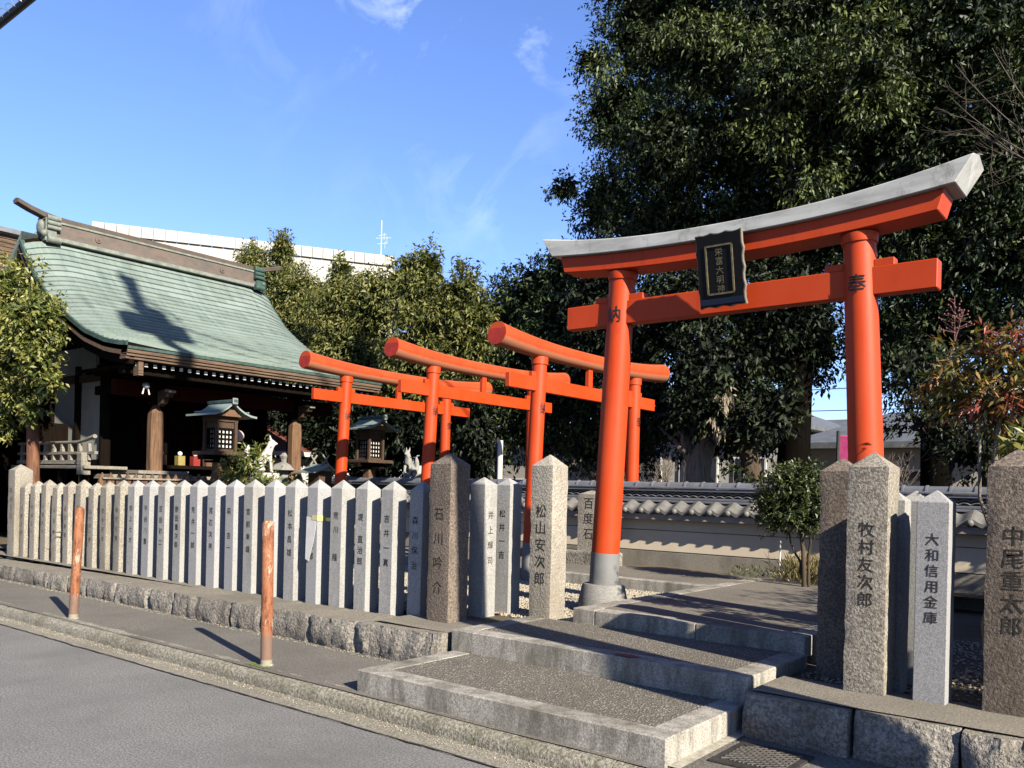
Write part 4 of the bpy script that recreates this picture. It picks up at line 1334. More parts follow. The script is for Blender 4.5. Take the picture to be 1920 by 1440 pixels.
# picket fence before the hall
pk = empty('picket_fence', (-13.1, 7.4, .5), 'low dark wooden picket fence in front of the shrine hall', 'picket fence')
y = 6.30
k = 0
while y < 8.75:
    v = [(-13.10, y, .6), (-13.10, y+.10, .6), (-13.10, y+.10, 1.56), (-13.10, y+.05, 1.66), (-13.10, y, 1.56)]
    v += [(p[0]-.035, p[1], p[2]) for p in v]
    f = [(0, 1, 2, 3, 4), (9, 8, 7, 6, 5)]+[(i, i+5, (i+1) % 5+5, (i+1) % 5) for i in range(5)]
    MB().add(v, f).build('picket', M['wood_z'], pk); y += .135; k += 1
MB().box(-13.17, -13.136, 6.25, 8.8, 1.30, 1.38).build('rail', M['wood_z'], pk)
MB().box(-13.095, -13.06, 6.34, 8.72, 1.56, 1.585).build('cap_strip', M['wood_grey'], pk)

# offerings and hanging things in the hall
tb = empty('offering_table', (-14.9, 8.6, .5), 'dark low offering table inside the shrine porch', 'table')
MB().box(-15.1, -14.7, 7.95, 9.6, 1.78, 1.84).build('table_top', M['wood_dark_shaded'], tb)
for y in (8.0, 9.5):
    MB().box(-15.0, -14.9, y, y+.07, .6, 1.78).build('leg', M['wood_dark_shaded'], tb)
for k, (y, mt, lb) in enumerate(((8.25, 'wood_z', 'small brown box on the offering table at the left'), (8.62, 'offer_y', 'small yellow box with a white top on the offering table'), (8.93, 'red_cloth', 'small red offering box on the table'), (9.2, 'wood_z', 'tan bottle shaped offering beside the red box'))):
    r_ = empty('offering_box', (-14.8, y, 1.84), lb, 'offering box', 'offerings on the shrine table')
    MB().box(-14.88, -14.74, y-.07, y+.07, 1.84, 2.02).build('box', M[mt], r_, bevel=.006)
    MB().ball((-14.81, y, 2.06), .045, 10).build('lid_knob', M['white_paint'], r_, smooth=True)
bl = empty('hanging_bell', (-13.9, 7.6, 3.2), 'round metal bell with white streamers hanging under the left eave', 'bell')
MB().ball((-13.6, 7.28, 3.12), .06, 12).build('bell', M['steel'], bl, smooth=True)
for dy in (-.06, .06):
    MB().tube([(-13.6, 7.28+dy*.6, 3.08), (-13.6, 7.28+dy, 2.98)], [.008, .014], 6).build('streamer', M['white_paint'], bl)
MB().tube([(-13.6, 7.28, 3.17), (-13.6, 7.28, 3.38)], .006, 6).build('cord', M['wood_dark_shaded'], bl)

# ------------------------------------------------------------------ wooden lanterns
def lantern(x, y, label):
    r_ = empty('wooden_lantern', (x, y, .5), label, 'lantern', 'wooden lanterns before the shrine')
    MB().box(x-.085, x+.085, y-.085, y+.085, .45, 1.86).build('post', M['wood_z'], r_, bevel=.008)
    MB().box(x-.30, x+.30, y-.30, y+.30, 1.97, 2.03).build('platform', M['wood_x'], r_, bevel=.006)
    MB().box(x-.07, x+.07, y-.34, y+.34, 1.90, 1.969).build('bracket', M['wood_dark_shaded'], r_)
    MB().box(x-.34, x+.34, y-.06, y+.06, 1.861, 1.899).build('bracket', M['wood_dark_shaded'], r_)
    for sx in (-1, 1):
        for sy in (-1, 1):
            MB().box(x+sx*.165-.022, x+sx*.165+.022, y+sy*.165-.022, y+sy*.165+.022, 2.03, 2.50).build('corner_post', M['wood_x'], r_)
    for z0, z1 in ((2.031, 2.07), (2.40, 2.50)):
        MB().box(x-.155, x+.155, y-.155, y+.155, z0, z1).build('frame_band', M['wood_x'], r_)
    MB().box(x-.12, x+.12, y-.12, y+.12, 2.08, 2.39).build('paper_box', M['paper'], r_)
    for face in ('+x', '-y', '-x', '+y'):
        mb = MB()
        for k in range(5):
            u = -.13+.065*k
            for (a, b, c, d) in ((u-.011, u+.011, 2.07, 2.40),):
                if face[1] == 'x':
                    s_ = .143 if face[0] == '+' else -.143
                    mb.box(x+s_-.007, x+s_+.007, y+a, y+b, c, d)
                else:
                    s_ = .143 if face[0] == '+' else -.143
                    mb.box(x+a, x+b, y+s_-.007, y+s_+.007, c, d)
            w = 2.085+.0745*k
            if face[1] == 'x': mb.box(x+s_-.0062, x+s_+.0062, y-.14, y+.14, w-.010, w+.010)
            else: mb.box(x-.14, x+.14, y+s_-.0062, y+s_+.0062, w-.010, w+.010)
        mb.build('lattice', M['wood_dark_shaded'], r_)
    # gabled roof, ridge along x, curved slopes to both sides
    pr_ = [(0, 2.80), (.10, 2.715), (.20, 2.655), (.31, 2.615), (.42, 2.60)]
    for sg in (-1, 1):
        v = []
        for (x_, ex) in ((x-.30, 0), (x+.36, 0)):
            for (u, z) in pr_: v.append((x_, y+sg*u, z))
        for (x_, ex) in ((x-.30, 0), (x+.36, 0)):
            for (u, z) in pr_: v.append((x_, y+sg*u, z-.03))
        k = len(pr_); f = []
        for i in range(k-1):
            f += [(i, i+1, k+i+1, k+i), (2*k+i, 3*k+i, 3*k+i+1, 2*k+i+1), (i, 2*k+i, 2*k+i+1, i+1), (k+i, k+i+1, 3*k+i+1, 3*k+i)]
        f += [(k-1, 3*k-1, 4*k-1, 2*k-1), (0, k, 3*k, 2*k)]
        MB().add(v, f).build('roof_slope', M['patina'], r_)
        st_ = MB().cbox((x+.03, y+sg*.26, 2.652), (.68, .02, .016), 0, 0, 0, R(-22*sg)); st_.build('roof_step', M['patina'], r_)
    MB().box(x-.34, x+.41, y-.035, y+.035, 2.79, 2.84).build('ridge', M['patina_dark'], r_, bevel=.008)
    MB().box(x+.372, x+.405, y-.045, y+.045, 2.76, 2.86).build('ridge_end', M['steel'], r_, bevel=.008)
    MB().prism([(y-.20, 2.58), (y+.20, 2.58), (y+.12, 2.68), (y, 2.73), (y-.12, 2.68)], x-.2, x+.27, 'x').build('gable', M['wood_z'], r_)
    MB().box(x-.18, x+.18, y-.2, y+.2, 2.501, 2.58).build('roof_frame', M['wood_x'], r_)
    return r_
lantern(-12.0, 7.66, 'wooden lantern left, in front of the dark shrine hall')
lantern(-12.0, 10.80, 'wooden lantern right, behind the farthest orange gate pillar')
pb = MB().ball((-12.3, 8.18, 2.32), .10, 14, 0, (1, 1, .95)).build('paper_globe', plain('pink_white', (.72, .52, .48), .7, 0, .2, 40), smooth=True)
tag(pb, 'small round pink and white paper globe beside the left lantern', 'paper globe')

# ------------------------------------------------------------------ fox statues
def fox(x, y, z, s, yaw, label, mat, ped_h):
    r_ = empty('fox_statue', (x, y, z), label, 'statue', 'fox statues')
    pts = {  # local: front +x
        'hip': (-.17, 0, .16, .13), 'belly': (-.03, 0, .27, .125), 'chest': (.09, 0, .42, .115), 'neck': (.12, 0, .56, .075),
        'head': (.155, 0, .66, .075), 'muz': (.245, 0, .645, .032), 'nose': (.285, 0, .638, .018),
        'tail0': (-.28, 0, .14, .05), 'tail1': (-.36, 0, .30, .075), 'tail2': (-.35, 0, .46, .075), 'tail3': (-.31, 0, .60, .02),
    }
    for sd, sy in (('l', .075), ('r', -.075)):
        pts['sh'+sd] = (.12, sy, .36, .05); pts['kn'+sd] = (.145, sy*1.05, .18, .038); pts['pw'+sd] = (.15, sy*1.05, .04, .036); pts['to'+sd] = (.20, sy*1.05, .025, .028)
        pts['th'+sd] = (-.09, sy*1.25, .15, .085); pts['hf'+sd] = (.02, sy*1.35, .035, .04)
        pts['er'+sd] = (.125, sy*.6, .74, .030); pts['et'+sd] = (.115, sy*.72, .82, .006)
    E_ = [('hip', 'belly'), ('belly', 'chest'), ('chest', 'neck'), ('neck', 'head'), ('head', 'muz'), ('muz', 'nose'), ('hip', 'tail0'), ('tail0', 'tail1'), ('tail1', 'tail2'), ('tail2', 'tail3')]
    for sd in 'lr':
        E_ += [('chest', 'sh'+sd), ('sh'+sd, 'kn'+sd), ('kn'+sd, 'pw'+sd), ('pw'+sd, 'to'+sd), ('hip', 'th'+sd), ('th'+sd, 'hf'+sd), ('head', 'er'+sd), ('er'+sd, 'et'+sd)]
    names = list(pts); idx = {n_: i for i, n_ in enumerate(names)}
    cy, sy_ = math.cos(yaw), math.sin(yaw)
    me = bpy.data.meshes.new('fox_body')
    me.from_pydata([((pts[n_][0]*cy-pts[n_][1]*sy_)*s, (pts[n_][0]*sy_+pts[n_][1]*cy)*s, pts[n_][2]*s) for n_ in names], [(idx[a], idx[b]) for a, b in E_], [])
    me.materials.append(mat)
    o = link('body', me, [], r_, (x, y, z))
    sk = o.modifiers.new('skin', 'SKIN')
    for i, n_ in enumerate(names):
        me.skin_vertices[0].data[i].radius = (pts[n_][3]*s*.9, pts[n_][3]*s*.9)
    me.skin_vertices[0].data[0].use_root = True
    sk.use_smooth_shade = True
    ss = o.modifiers.new('sub', 'SUBSURF'); ss.levels = 2; ss.render_levels = 2
    MB().box(x-.30*s, x+.30*s, y-.20*s, y+.20*s, z-.10, z+.005).build('slab', mat, r_, bevel=.01)
    MB().box(x-.26, x+.26, y-.19, y+.19, z-ped_h, z-.101).build('pedestal', M['base_stone'], r_, bevel=.012)
    MB().tube([(x+.11*s*cy, y+.11*s*sy_, z+.55*s), (x+.135*s*cy, y+.135*s*sy_, z+.535*s)], [.085*s, .09*s], 14).build('collar', M['red_cloth'], r_, smooth='auto')
    return r_
fox(-12.2, 8.62, 1.72, .78, R(60), 'seated white fox statue facing right behind the bush, left of the wooden post', M['fox'], 1.1)
fox(-11.6, 11.46, 1.70, .72, R(-75), 'seated grey fox statue beside a pale stone behind the gates', M['fox_grey'], 1.1)
o = MB().lathe([(.16, 1.62), (.19, 1.75), (.18, 1.88), (.13, 1.95), (.02, 1.97)], (-11.75, 11.95), 16).build('stone_cone', M['fox'], smooth='auto')
tag(o, 'pale rounded stone right beside the grey fox statue', 'stone')
o = MB().box(-11.95, -11.55, 11.75, 12.15, .4, 1.62).build('stone_pedestal', M['base_stone'], bevel=.01)
tag(o, 'grey pedestal carrying the pale rounded stone', 'pedestal')
# stone lantern top seen between bush and post
sl = empty('stone_lantern', (-14.0, 10.3, .5), 'weathered stone lantern half hidden left of the porch post', 'stone lantern')
sc_ = at(533, 845, 10.6)
MB().lathe([(.14, .5), (.14, 1.45), (.24, 1.55), (.24, 1.62)], (sc_[0], 10.6), 8).build('shaft', M['base_stone'], sl)
MB().lathe([(.14, 1.62), (.14, 1.80), (.32, 1.82), (.20, 1.93), (.06, 1.98), (.07, 2.04), (.10, 2.10), (.03, 2.17)], (sc_[0], 10.6), 8).build('cap', M['base_stone'], sl)

# small hokora with crossed finials
hk = empty('miniature_shrine', (-11.5, 9.25, .5), 'tiny shrine with green roof and crossed finials left of the farthest gate pillar', 'miniature shrine')
hx, hy = -11.6, 9.33
for sg in (-1, 1):
    MB().prism([(hy, 1.90), (hy+sg*.13, 1.82), (hy+sg*.30, 1.765), (hy+sg*.30, 1.74), (hy+sg*.12, 1.79), (hy, 1.865)], hx-.25, hx+.22, 'x').build('roof_slope', M['patina'], hk)
MB().box(hx-.14, hx+.14, hy-.14, hy+.14, 1.45, 1.80).build('body', M['wood_x'], hk)
MB().prism([(hy-.18, 1.78), (hy+.18, 1.78), (hy, 1.875)], hx+.10, hx+.19, 'x').build('gable', M['wood_grey'], hk)
MB().box(hx-.2, hx+.2, hy-.2, hy+.2, .5, 1.45).build('pedestal', M['base_stone'], hk, bevel=.01)
for dx in (-.18, .14):
    for sg in (-1, 1):
        MB().cbox((hx+dx+sg*.008, hy, 1.96), (.016, .026, .24), 0, 0, 0, R(38*sg)).build('crossed_finial', M['wood_grey'], hk)
# red roofed shed behind
rs = empty('shed', (-17.0, 12.6, .5), 'shed with a rusty red roof and white edge behind the white fox', 'shed')
MB().box(-18.2, -16.9, 11.4, 13.6, .5, 2.15).build('wall', M['bld_white'], rs)
MB().prism([(-16.6, 2.25), (-18.4, 2.95), (-18.4, 3.02), (-16.6, 2.32)], 11.2, 14.0, 'y').build('roof', M['roof_red'], rs)
MB().box(-16.62, -16.55, 11.2, 14.0, 2.2, 2.30).build('white_gutter', M['white_paint'], rs)
MB().prism([(-16.6, 2.34), (-18.4, 3.04), (-18.4, 3.10), (-16.6, 2.40)], 11.12, 11.2, 'y').build('white_verge', M['white_paint'], rs)

# ------------------------------------------------------------------ vegetation
def tree(name, label, cat, trunk_pts, trunk_r, lobes, leafmat, barkmat, seed, group=None, limbs=(), **kw):
    r_ = empty(name, trunk_pts[0], label, cat, group)
    mb = MB()
    mb.tube(trunk_pts, trunk_r, 12)
    for (a, b, r0, r1) in limbs: limb(mb, a, b, r0, r1)
    mb.build('trunk', barkmat, r_, smooth='auto')
    crown('crown', lobes, leafmat, r_, seed, **kw)
    return r_
random.seed(5)
GT = 'evergreen trees behind the tiled wall'
# the big dark evergreen over the large gate
L_ = px_lobes([(1210, 60, 100, 120), (1330, 90, 150, 150, .4), (1500, 60, 170, 160, -.3), (1160, 215, 80, 90), (1260, 280, 130, 120, -.5), (1420, 260, 160, 140, .3), (1580, 230, 160, 150, -.6),
               (1140, 380, 70, 80), (1060, 352, 34, 20), (1105, 115, 34, 24), (1240, 430, 130, 110, -.3), (1400, 440, 170, 130, .2), (1560, 420, 160, 140, .6), (1470, 150, 90, 70, -2.0), (1630, 160, 80, 70, -1.8),
               (1300, -120, 220, 140), (1550, -140, 220, 150)], 15.2, .9)
b0 = at(1478, 890, 14.2)
tree('evergreen_tree', 'huge dark evergreen tree filling the sky above the large orange gate', 'tree',
     [(b0[0], 14.2, .3), tuple(at(1492, 800, 14.2)), tuple(at(1500, 650, 14.3)), tuple(at(1470, 420, 14.8)), tuple(at(1440, 150, 15.0)), tuple(at(1430, -60, 15.0))],
     [.34, .25, .22, .18, .12, .05], L_, M['leaf_dark'], M['bark_shaded'], 21, GT, leaf=.092, width=.036, per=9, dens=2.1, tone=.46, core=.3,
     limbs=[(at(1495, 700, 14.3), at(1250, 420, 15), .12, .04), (at(1490, 600, 14.4), at(1620, 300, 15), .12, .04), (at(1470, 420, 14.8), at(1200, 200, 15), .09, .03), (at(1470, 420, 14.8), at(1130, 370, 15), .07, .015)])
crown('sunlit_tone_sprays', px_lobes([(1480, 125, 85, 55), (1650, 190, 70, 45), (1290, 55, 60, 40), (1390, 60, 50, 40), (1520, 330, 60, 50), (1130, 130, 40, 40), (1440, 250, 70, 40), (1620, 60, 60, 60)], 12.9, .7), M['leaf_dark'],
      [o_ for o_ in bpy.data.objects if o_.name == 'evergreen_tree'][0], 29, leaf=.09, width=.034, per=9, dens=1.5, tone=.9, core=0, low=.2)  # lighter leaf tone paints sunlit clumps into the crown
# second, lower in front: drooping branches
L_ = px_lobes([(1230, 600, 120, 110), (1330, 690, 110, 100, -.6), (1200, 720, 80, 100), (1440, 650, 110, 110, .3), (1260, 790, 80, 55, .2), (1400, 770, 80, 60), (1480, 560, 110, 90), (1330, 560, 110, 90, -.4), (1120, 540, 60, 80), (1110, 660, 60, 80), (1310, 770, 90, 60, 1.2), (1180, 830, 60, 60, .8), (1440, 790, 50, 60, 1.5), (1520, 640, 60, 90, 1.0), (1380, 830, 50, 30, 1.4), (1345, 775, 60, 38, -1.0), (1290, 770, 50, 36, -.9), (1410, 790, 45, 34, -1.0), (1460, 770, 40, 50, -.8)], 14.0, .9)
t0 = at(1312, 895, 13.6)
tree('evergreen_tree', 'evergreen tree with pale forked trunk left of the thick dark trunk', 'tree', [(t0[0], 13.6, .3), tuple(at(1310, 875, 13.6)), tuple(at(1335, 800, 13.6)), tuple(at(1345, 720, 13.8))], [.24, .21, .13, .09], L_, M['leaf_black'], M['bark_pale'], 33, GT,
     leaf=.10, width=.042, per=9, dens=1.7, tone=.5, core=.3, limbs=[(at(1305, 880, 13.6), at(1270, 790, 13.9), .13, .07), (at(1290, 850, 13.6), at(1235, 800, 14), .06, .03), (at(1270, 790, 13.9), at(1240, 720, 14), .07, .03)])
# right side masses
L_ = px_lobes([(1700, 60, 150, 150), (1850, 90, 150, 160), (1720, 290, 150, 140), (1870, 280, 140, 150), (1700, 470, 130, 130), (1850, 460, 140, 140), (1690, 640, 100, 110), (1800, 600, 110, 90), (1980, 200, 150, 200), (1990, 500, 140, 200), (1800, -120, 220, 150)], 14.6, .9)
t0 = at(1760, 890, 14.4)
tree('evergreen_tree', 'tall dark evergreen at the right edge behind the large gate', 'tree', [(t0[0], 14.4, .3), tuple(at(1755, 600, 14.4)), tuple(at(1770, 200, 14.6)), tuple(at(1780, -50, 14.6))], [.25, .2, .14, .05], L_, M['leaf_dark'], M['bark_shaded'], 45, GT,
     leaf=.09, width=.036, per=9, dens=1.9, tone=.42, core=.3, limbs=[(at(1755, 600, 14.4), at(1880, 400, 14.6), .09, .03), (at(1770, 300, 14.5), at(1680, 150, 14.6), .08, .03)])
L_ = px_lobes([(1740, 800, 60, 70), (1790, 740, 80, 80), (1830, 850, 90, 50), (1900, 780, 90, 100), (1720, 700, 60, 60), (1930, 680, 80, 90)], 11.9, 1.0)
t0 = at(1850, 895, 11.9)
tree('evergreen_shrub', 'dark rounded evergreen shrub just over the wall at the right', 'shrub', [(t0[0], 11.9, .3), tuple(at(1850, 800, 11.9))], [.08, .05], L_, M['leaf_black'], M['bark'], 51, None, leaf=.085, width=.032, per=9, dens=1.25, tone=.55)
# dark trees in the middle distance
L_ = px_lobes([(1010, 540, 80, 60), (1060, 500, 40, 40), (960, 590, 70, 70, .8), (1060, 610, 90, 100), (980, 680, 100, 90), (920, 740, 90, 90), (1080, 730, 90, 110), (1010, 790, 100, 80), (1105, 830, 60, 50), (900, 820, 70, 60), (1150, 800, 70, 80)], 14.8, .9)
t0 = at(1010, 900, 14.6)
tree('evergreen_tree', 'dark evergreen with bare pale twigs left of the large gate', 'tree', [(t0[0], 14.6, .3), tuple(at(1010, 760, 14.6)), tuple(at(1020, 600, 14.8)), tuple(at(1010, 520, 14.8))], [.16, .13, .08, .04], L_, M['leaf_dark'], M['bark_shaded'], 57, GT, leaf=.10, width=.042, per=9, dens=1.7, tone=.6, core=.3,
     limbs=[(at(1010, 760, 14.6), at(940, 640, 14.8), .07, .02), (at(1010, 760, 14.6), at(1080, 640, 14.8), .07, .02)])
L_ = px_lobes([(870, 790, 90, 80), (760, 810, 110, 80), (660, 800, 100, 80), (570, 790, 90, 90), (500, 780, 80, 90), (880, 860, 70, 50), (700, 860, 110, 50), (600, 850, 90, 60)], 13.6, .7)
t0 = at(720, 910, 13.6)
tree('evergreen_tree', 'low black evergreen mass behind the lanterns and the log gates', 'tree', [(t0[0], 13.6, .3), tuple(at(720, 800, 13.6)), tuple(at(730, 740, 13.6))], [.16, .13, .08], L_, M['leaf_black'], M['bark_shaded'], 63, GT, leaf=.12, width=.05, per=9, dens=1.4, tone=.35, core=.5)
# olive trees beyond the shrine
GO = 'sunlit olive green trees beyond the shrine'
specs = [('olive green tree with pointed tips against the white building, left one', [(500, 540, 60, 65), (470, 500, 26, 38), (520, 620, 70, 80), (560, 560, 50, 60), (530, 475, 20, 40), (590, 680, 80, 70), (600, 620, 70, 80), (460, 590, 50, 60)], 17.0, 71),
         ('olive green tree with pointed tips in the middle of the group', [(640, 580, 55, 60), (700, 570, 55, 60), (670, 660, 85, 80), (745, 550, 28, 60), (640, 520, 20, 35), (700, 720, 90, 60), (620, 740, 70, 60)], 15.2, 72),
         ('olive green tree with pointed tips nearest the open sky, right one', [(790, 560, 50, 60), (845, 590, 50, 60), (800, 660, 95, 80), (870, 555, 26, 60), (770, 515, 18, 45), (805, 505, 16, 45), (880, 660, 50, 80), (760, 730, 80, 60), (840, 740, 70, 60), (895, 600, 30, 50)], 13.9, 73)]
for lb, ls, Y_, sd in specs:
    L_ = px_lobes(ls, Y_, .9)
    cx = sum(l[0] for l in ls)/len(ls)
    t0 = at(cx, 900, Y_)
    tree('olive_tree', lb, 'tree', [(t0[0], Y_, .3), tuple(at(cx, 760, Y_)), tuple(at(cx+8, 600, Y_))], [.2, .16, .06], L_, M['leaf_olive'], M['bark'], sd, GO, leaf=.12, width=.042, per=10, dens=2.6, tone=.58, droop=.5, up=.4, twig=.22, core=.35, gap=-.5, low=.6)
# small bright tree at the left edge
L_ = px_lobes([(10, 545, 70, 60), (60, 600, 58, 60), (20, 660, 80, 70), (-60, 620, 90, 110), (65, 680, 45, 40), (30, 740, 50, 30), (-50, 760, 80, 60), (95, 722, 26, 18), (60, 770, 16, 22), (5, 790, 40, 30)], 6.1, 1.0)
t0 = at(64, 905, 6.3)
tree('leafy_tree', 'small bright leaved tree hanging into the picture at the left edge', 'tree', [(t0[0], 6.3, .3), tuple(at(62, 800, 6.3)), tuple(at(40, 720, 6.2)), tuple(at(10, 620, 6.1))], [.11, .10, .07, .03], L_, M['leaf_bright'], wood('reddish_bark', (.20, .09, .05), (.05, .03, .022), 'z'), 81, None, leaf=.085, width=.036, per=9, dens=2.2, tone=.6, twig=.15, low=.5, core=.3, gap=-.4, droop=.2, up=.3,
     limbs=[(at(40, 720, 6.2), at(100, 715, 6.1), .03, .01)])
# round clipped bush by the wall
L_ = px_lobes([(1483, 938, 60, 62), (1500, 905, 46, 36), (1452, 950, 36, 40), (1515, 960, 36, 36)], 9.5, 1.0)
t0 = at(1508, 1090, 9.5)
tree('round_bush', 'round clipped bush on thin stems in front of the tiled wall', 'bush', [(t0[0], 9.5, .5), tuple(at(1506, 1030, 9.5)), tuple(at(1495, 960, 9.5))], [.028, .024, .015], L_, M['leaf_bush'], M['bark'], 91, None, leaf=.045, width=.020, per=10, dens=4.2, tone=.5, twig=.07, droop=0, up=.3, gap=-1., low=.7,
     limbs=[((t0[0]+.05, 9.52, .5), at(1520, 1000, 9.5), .02, .012), ((t0[0], 9.5, .6), at(1480, 1000, 9.5), .018, .01)], core=.3)
# shrub by the lantern
L_ = px_lobes([(462, 880, 40, 34), (440, 900, 30, 26), (490, 905, 34, 24), (475, 855, 20, 20)], 7.6, 1.2)
t0 = at(460, 940, 7.6)
tree('leafy_shrub', 'bright green shrub between the left lantern and the white fox', 'shrub', [(t0[0], 7.6, .4), tuple(at(462, 900, 7.6))], [.03, .02], L_, M['leaf_bright'], M['bark'], 95, None, leaf=.085, width=.022, per=9, dens=1.5, tone=.55, twig=.14, droop=0, up=.4)
L_ = px_lobes([(520, 915, 26, 14), (545, 910, 18, 12)], 8.0, 1.2)
tree('leafy_shrub', 'low reddish shrub behind the posts left of the porch post', 'shrub', [(at(530, 940, 8)[0], 8, .4), tuple(at(530, 915, 8))], [.02, .012], L_, M['leaf_autumn'], M['bark'], 97, None, leaf=.06, width=.025, per=8, dens=1.5, tone=.5, twig=.1)
# nandina with reddish leaves at the right edge
L_ = px_lobes([(1840, 690, 80, 50), (1910, 680, 70, 55), (1810, 740, 70, 50), (1880, 760, 80, 60), (1930, 740, 60, 70), (1780, 700, 30, 24)], 6.3, .9) + [((.1, 6.4, 1.5), (.6, .5, .5)), ((-.5, 6.5, 1.7), (.4, .3, .4))]
t0 = at(1868, 940, 6.3)
nd = tree('nandina_bush', 'bush with green and reddish narrow leaves above the reddish post', 'bush', [(t0[0], 6.3, .35), tuple(at(1866, 850, 6.3)), tuple(at(1880, 740, 6.3))], [.02, .017, .012], L_, M['leaf_autumn'], M['bark_pale'], 101, None, leaf=.068, width=.019, per=10, dens=1.9, tone=.6, twig=.12, droop=.2, core=.1, gap=-.3,
     limbs=[((t0[0]-.02, 6.3, .35), at(1840, 700, 6.3), .016, .008), ((t0[0]+.05, 6.35, .35), at(1915, 700, 6.3), .016, .008)])
crown('red_leaf_sprays', px_lobes([(1868, 634, 34, 12), (1915, 628, 20, 10), (1850, 760, 22, 10), (1885, 755, 16, 8)], 6.2, .9), M['leaf_red'], nd, 103, leaf=.055, width=.014, per=9, dens=1.2, twig=.08, core=0)
fl = MB(); random.seed(9)
for (a, b) in ((1790, 575), (1808, 600)):
    p0 = Vector(at(1790, 640, 6.3)); p1 = Vector(at(a, b-20, 6.3))
    fl.tube([p0, p1], [.004, .002], 4)
    for k in range(26):
        t = random.uniform(.25, 1); q = p0.lerp(p1, t); e = q+Vector((random.uniform(-1, 1), random.uniform(-1, 1), random.uniform(-.1, .8)))*.10*(1.25-t)
        fl.tube([q, e], [.0018, .0012], 3); fl.ball(tuple(e), .006, 4)
fl.build('seed_head', plain('seed_head', (.22, .10, .09), .9), nd)
# broad-leaved sprig behind the right pillar
L_ = px_lobes([(1905, 830, 40, 26), (1925, 850, 30, 20)], 6.1, .8)
tree('leafy_sprig', 'pale green strap leaved plant peeping over the reddish post', 'plant', [(at(1915, 930, 6.1)[0], 6.1, .35), tuple(at(1912, 860, 6.1))], [.012, .009], L_, M['leaf_bright'], M['bark'], 107, None, leaf=.11, width=.028, per=7, dens=.5, tone=.7, twig=.05, droop=.2, up=.3, core=0)
# bare twigs reaching in at the right
random.seed(21)
bt = MB()
p0 = Vector(at(2080, 330, 12.5))
for tgt in ((1780, 180), (1800, 215), (1790, 120), (1840, 235), (1860, 90)):
    p1 = Vector(at(tgt[0], tgt[1], 12.5)); mid = p0.lerp(p1, .55)+Vector((0, 0, -.45))
    pts = [p0*(1-t)**2+mid*2*t*(1-t)+p1*t*t for t in [i/8 for i in range(9)]]
    bt.tube(pts, [.011*(1-t/9)+.002 for t in range(9)], 5)
    for k in range(6):
        q = pts[random.randint(3, 7)]; branch_tree(bt, q, Vector((random.uniform(-1, .1), 0, random.uniform(-.2, 1))), .30, .0035, 2, .5, 3)
o = empty('bare_tree', tuple(at(2100, 900, 12.5)), 'bare twigs of a leafless tree reaching in at the right edge', 'tree')
pb_ = at(2100, 900, 12.5)
bt.tube([(pb_[0], 12.5, .3), tuple(at(2095, 600, 12.5)), tuple(p0)], [.12, .07, .03], 8)
bt.build('branches', M['twig'], o, smooth=True)
# bare pale shrubs seen beyond the wall through gaps
for k, (px, py, lb) in enumerate(((1235, 880, 'leafless pale shrub beyond the wall left of the forked trunk'), (1130, 890, 'leafless pale shrub beyond the wall behind the large gate pillar'), (1640, 880, 'leafless shrub beyond the wall behind the right gate pillar'))):
    mb = MB(); p = at(px, py+30, 19)
    for q in range(9): branch_tree(mb, Vector((p[0]+random.uniform(-.4, .4), 19, 1.0)), Vector((random.uniform(-.7, .7), random.uniform(-.3, .3), 1)), .5, .022, 4, .6, 4)
    o = mb.build('bare_shrub', M['twig']); tag(o, lb, 'shrub')
# small dark bush between the trunks
L_ = px_lobes([(1375, 880, 26, 26), (1420, 900, 30, 16)], 13.0, 1.0)
tree('evergreen_shrub', 'small glossy bush beyond the wall between the tree trunks', 'shrub', [(at(1380, 930, 13)[0], 13, .3), tuple(at(1378, 890, 13))], [.04, .02], L_, M['leaf_bush'], M['bark'], 111, None, leaf=.08, width=.035, per=8, dens=1.4, tone=.5)
mb = MB(); p = at(1412, 905, 13.3)
mb.tube([(p[0], 13.3, .3), tuple(at(1410, 890, 13.3)), tuple(at(1402, 820, 13.4)), tuple(at(1380, 740, 13.6))], [.20, .17, .13, .08], 12)
o = mb.build('tree_trunk', M['bark'], smooth='auto'); tag(o, 'short brown tree trunk between the forked trunk and the thick dark trunk', 'tree trunk')
# hanging pale dead leaf cluster
crown_p = empty('dead_leaf_cluster', tuple(at(1350, 770, 12.8)), 'pale withered leaves hanging in the dark foliage', 'dead leaves')
crown('leaves', px_lobes([(1346, 785, 9, 26), (1362, 742, 10, 14)], 12.8, 1.0), leaf_mat('withered_leaf', (.30, .24, .15), (.42, .35, .25), (.5, .42, .32), .8, .2), crown_p, 117, leaf=.13, width=.03, per=6, dens=2.0, droop=1.5, twig=.1, core=0)
# weeds by the wall
def weeds(label, x0, x1, y0, y1, z, n, h, mat, seed):
    r_ = np.random.default_rng(seed)
    B = np.stack([x0+(x1-x0)*r_.random(n), y0+(y1-y0)*r_.random(n), np.full(n, z)], 1)
    D = unit(np.stack([r_.normal(size=n)*.35, r_.normal(size=n)*.35, np.ones(n)], 1))
    st_ = r_.random(n)
    B = B+D*(st_*h*.7)[:, None]
    D = unit(D+r_.normal(size=(n, 3))*.4)
    W_ = unit(np.cross(D, r_.normal(size=(n, 3))))
    me = leaves_mesh('weeds', B, D, W_, h*(.25+.25*r_.random(n)), np.full(n, .010), mat, r_.random(n))
    o = link('weeds', me, mat, kind='stuff'); tag(o, label, 'weeds'); return o
weeds('dry yellowish weeds at the foot of the wall under the round bush', -3.75, -2.9, 9.7, 10.5, .5, 1500, .42, M['grass'], 1)
weeds('thin green weeds at the foot of the wall left of the dry weeds', -4.6, -3.8, 10.1, 10.55, .5, 260, .2, M['leaf_bush'], 2)
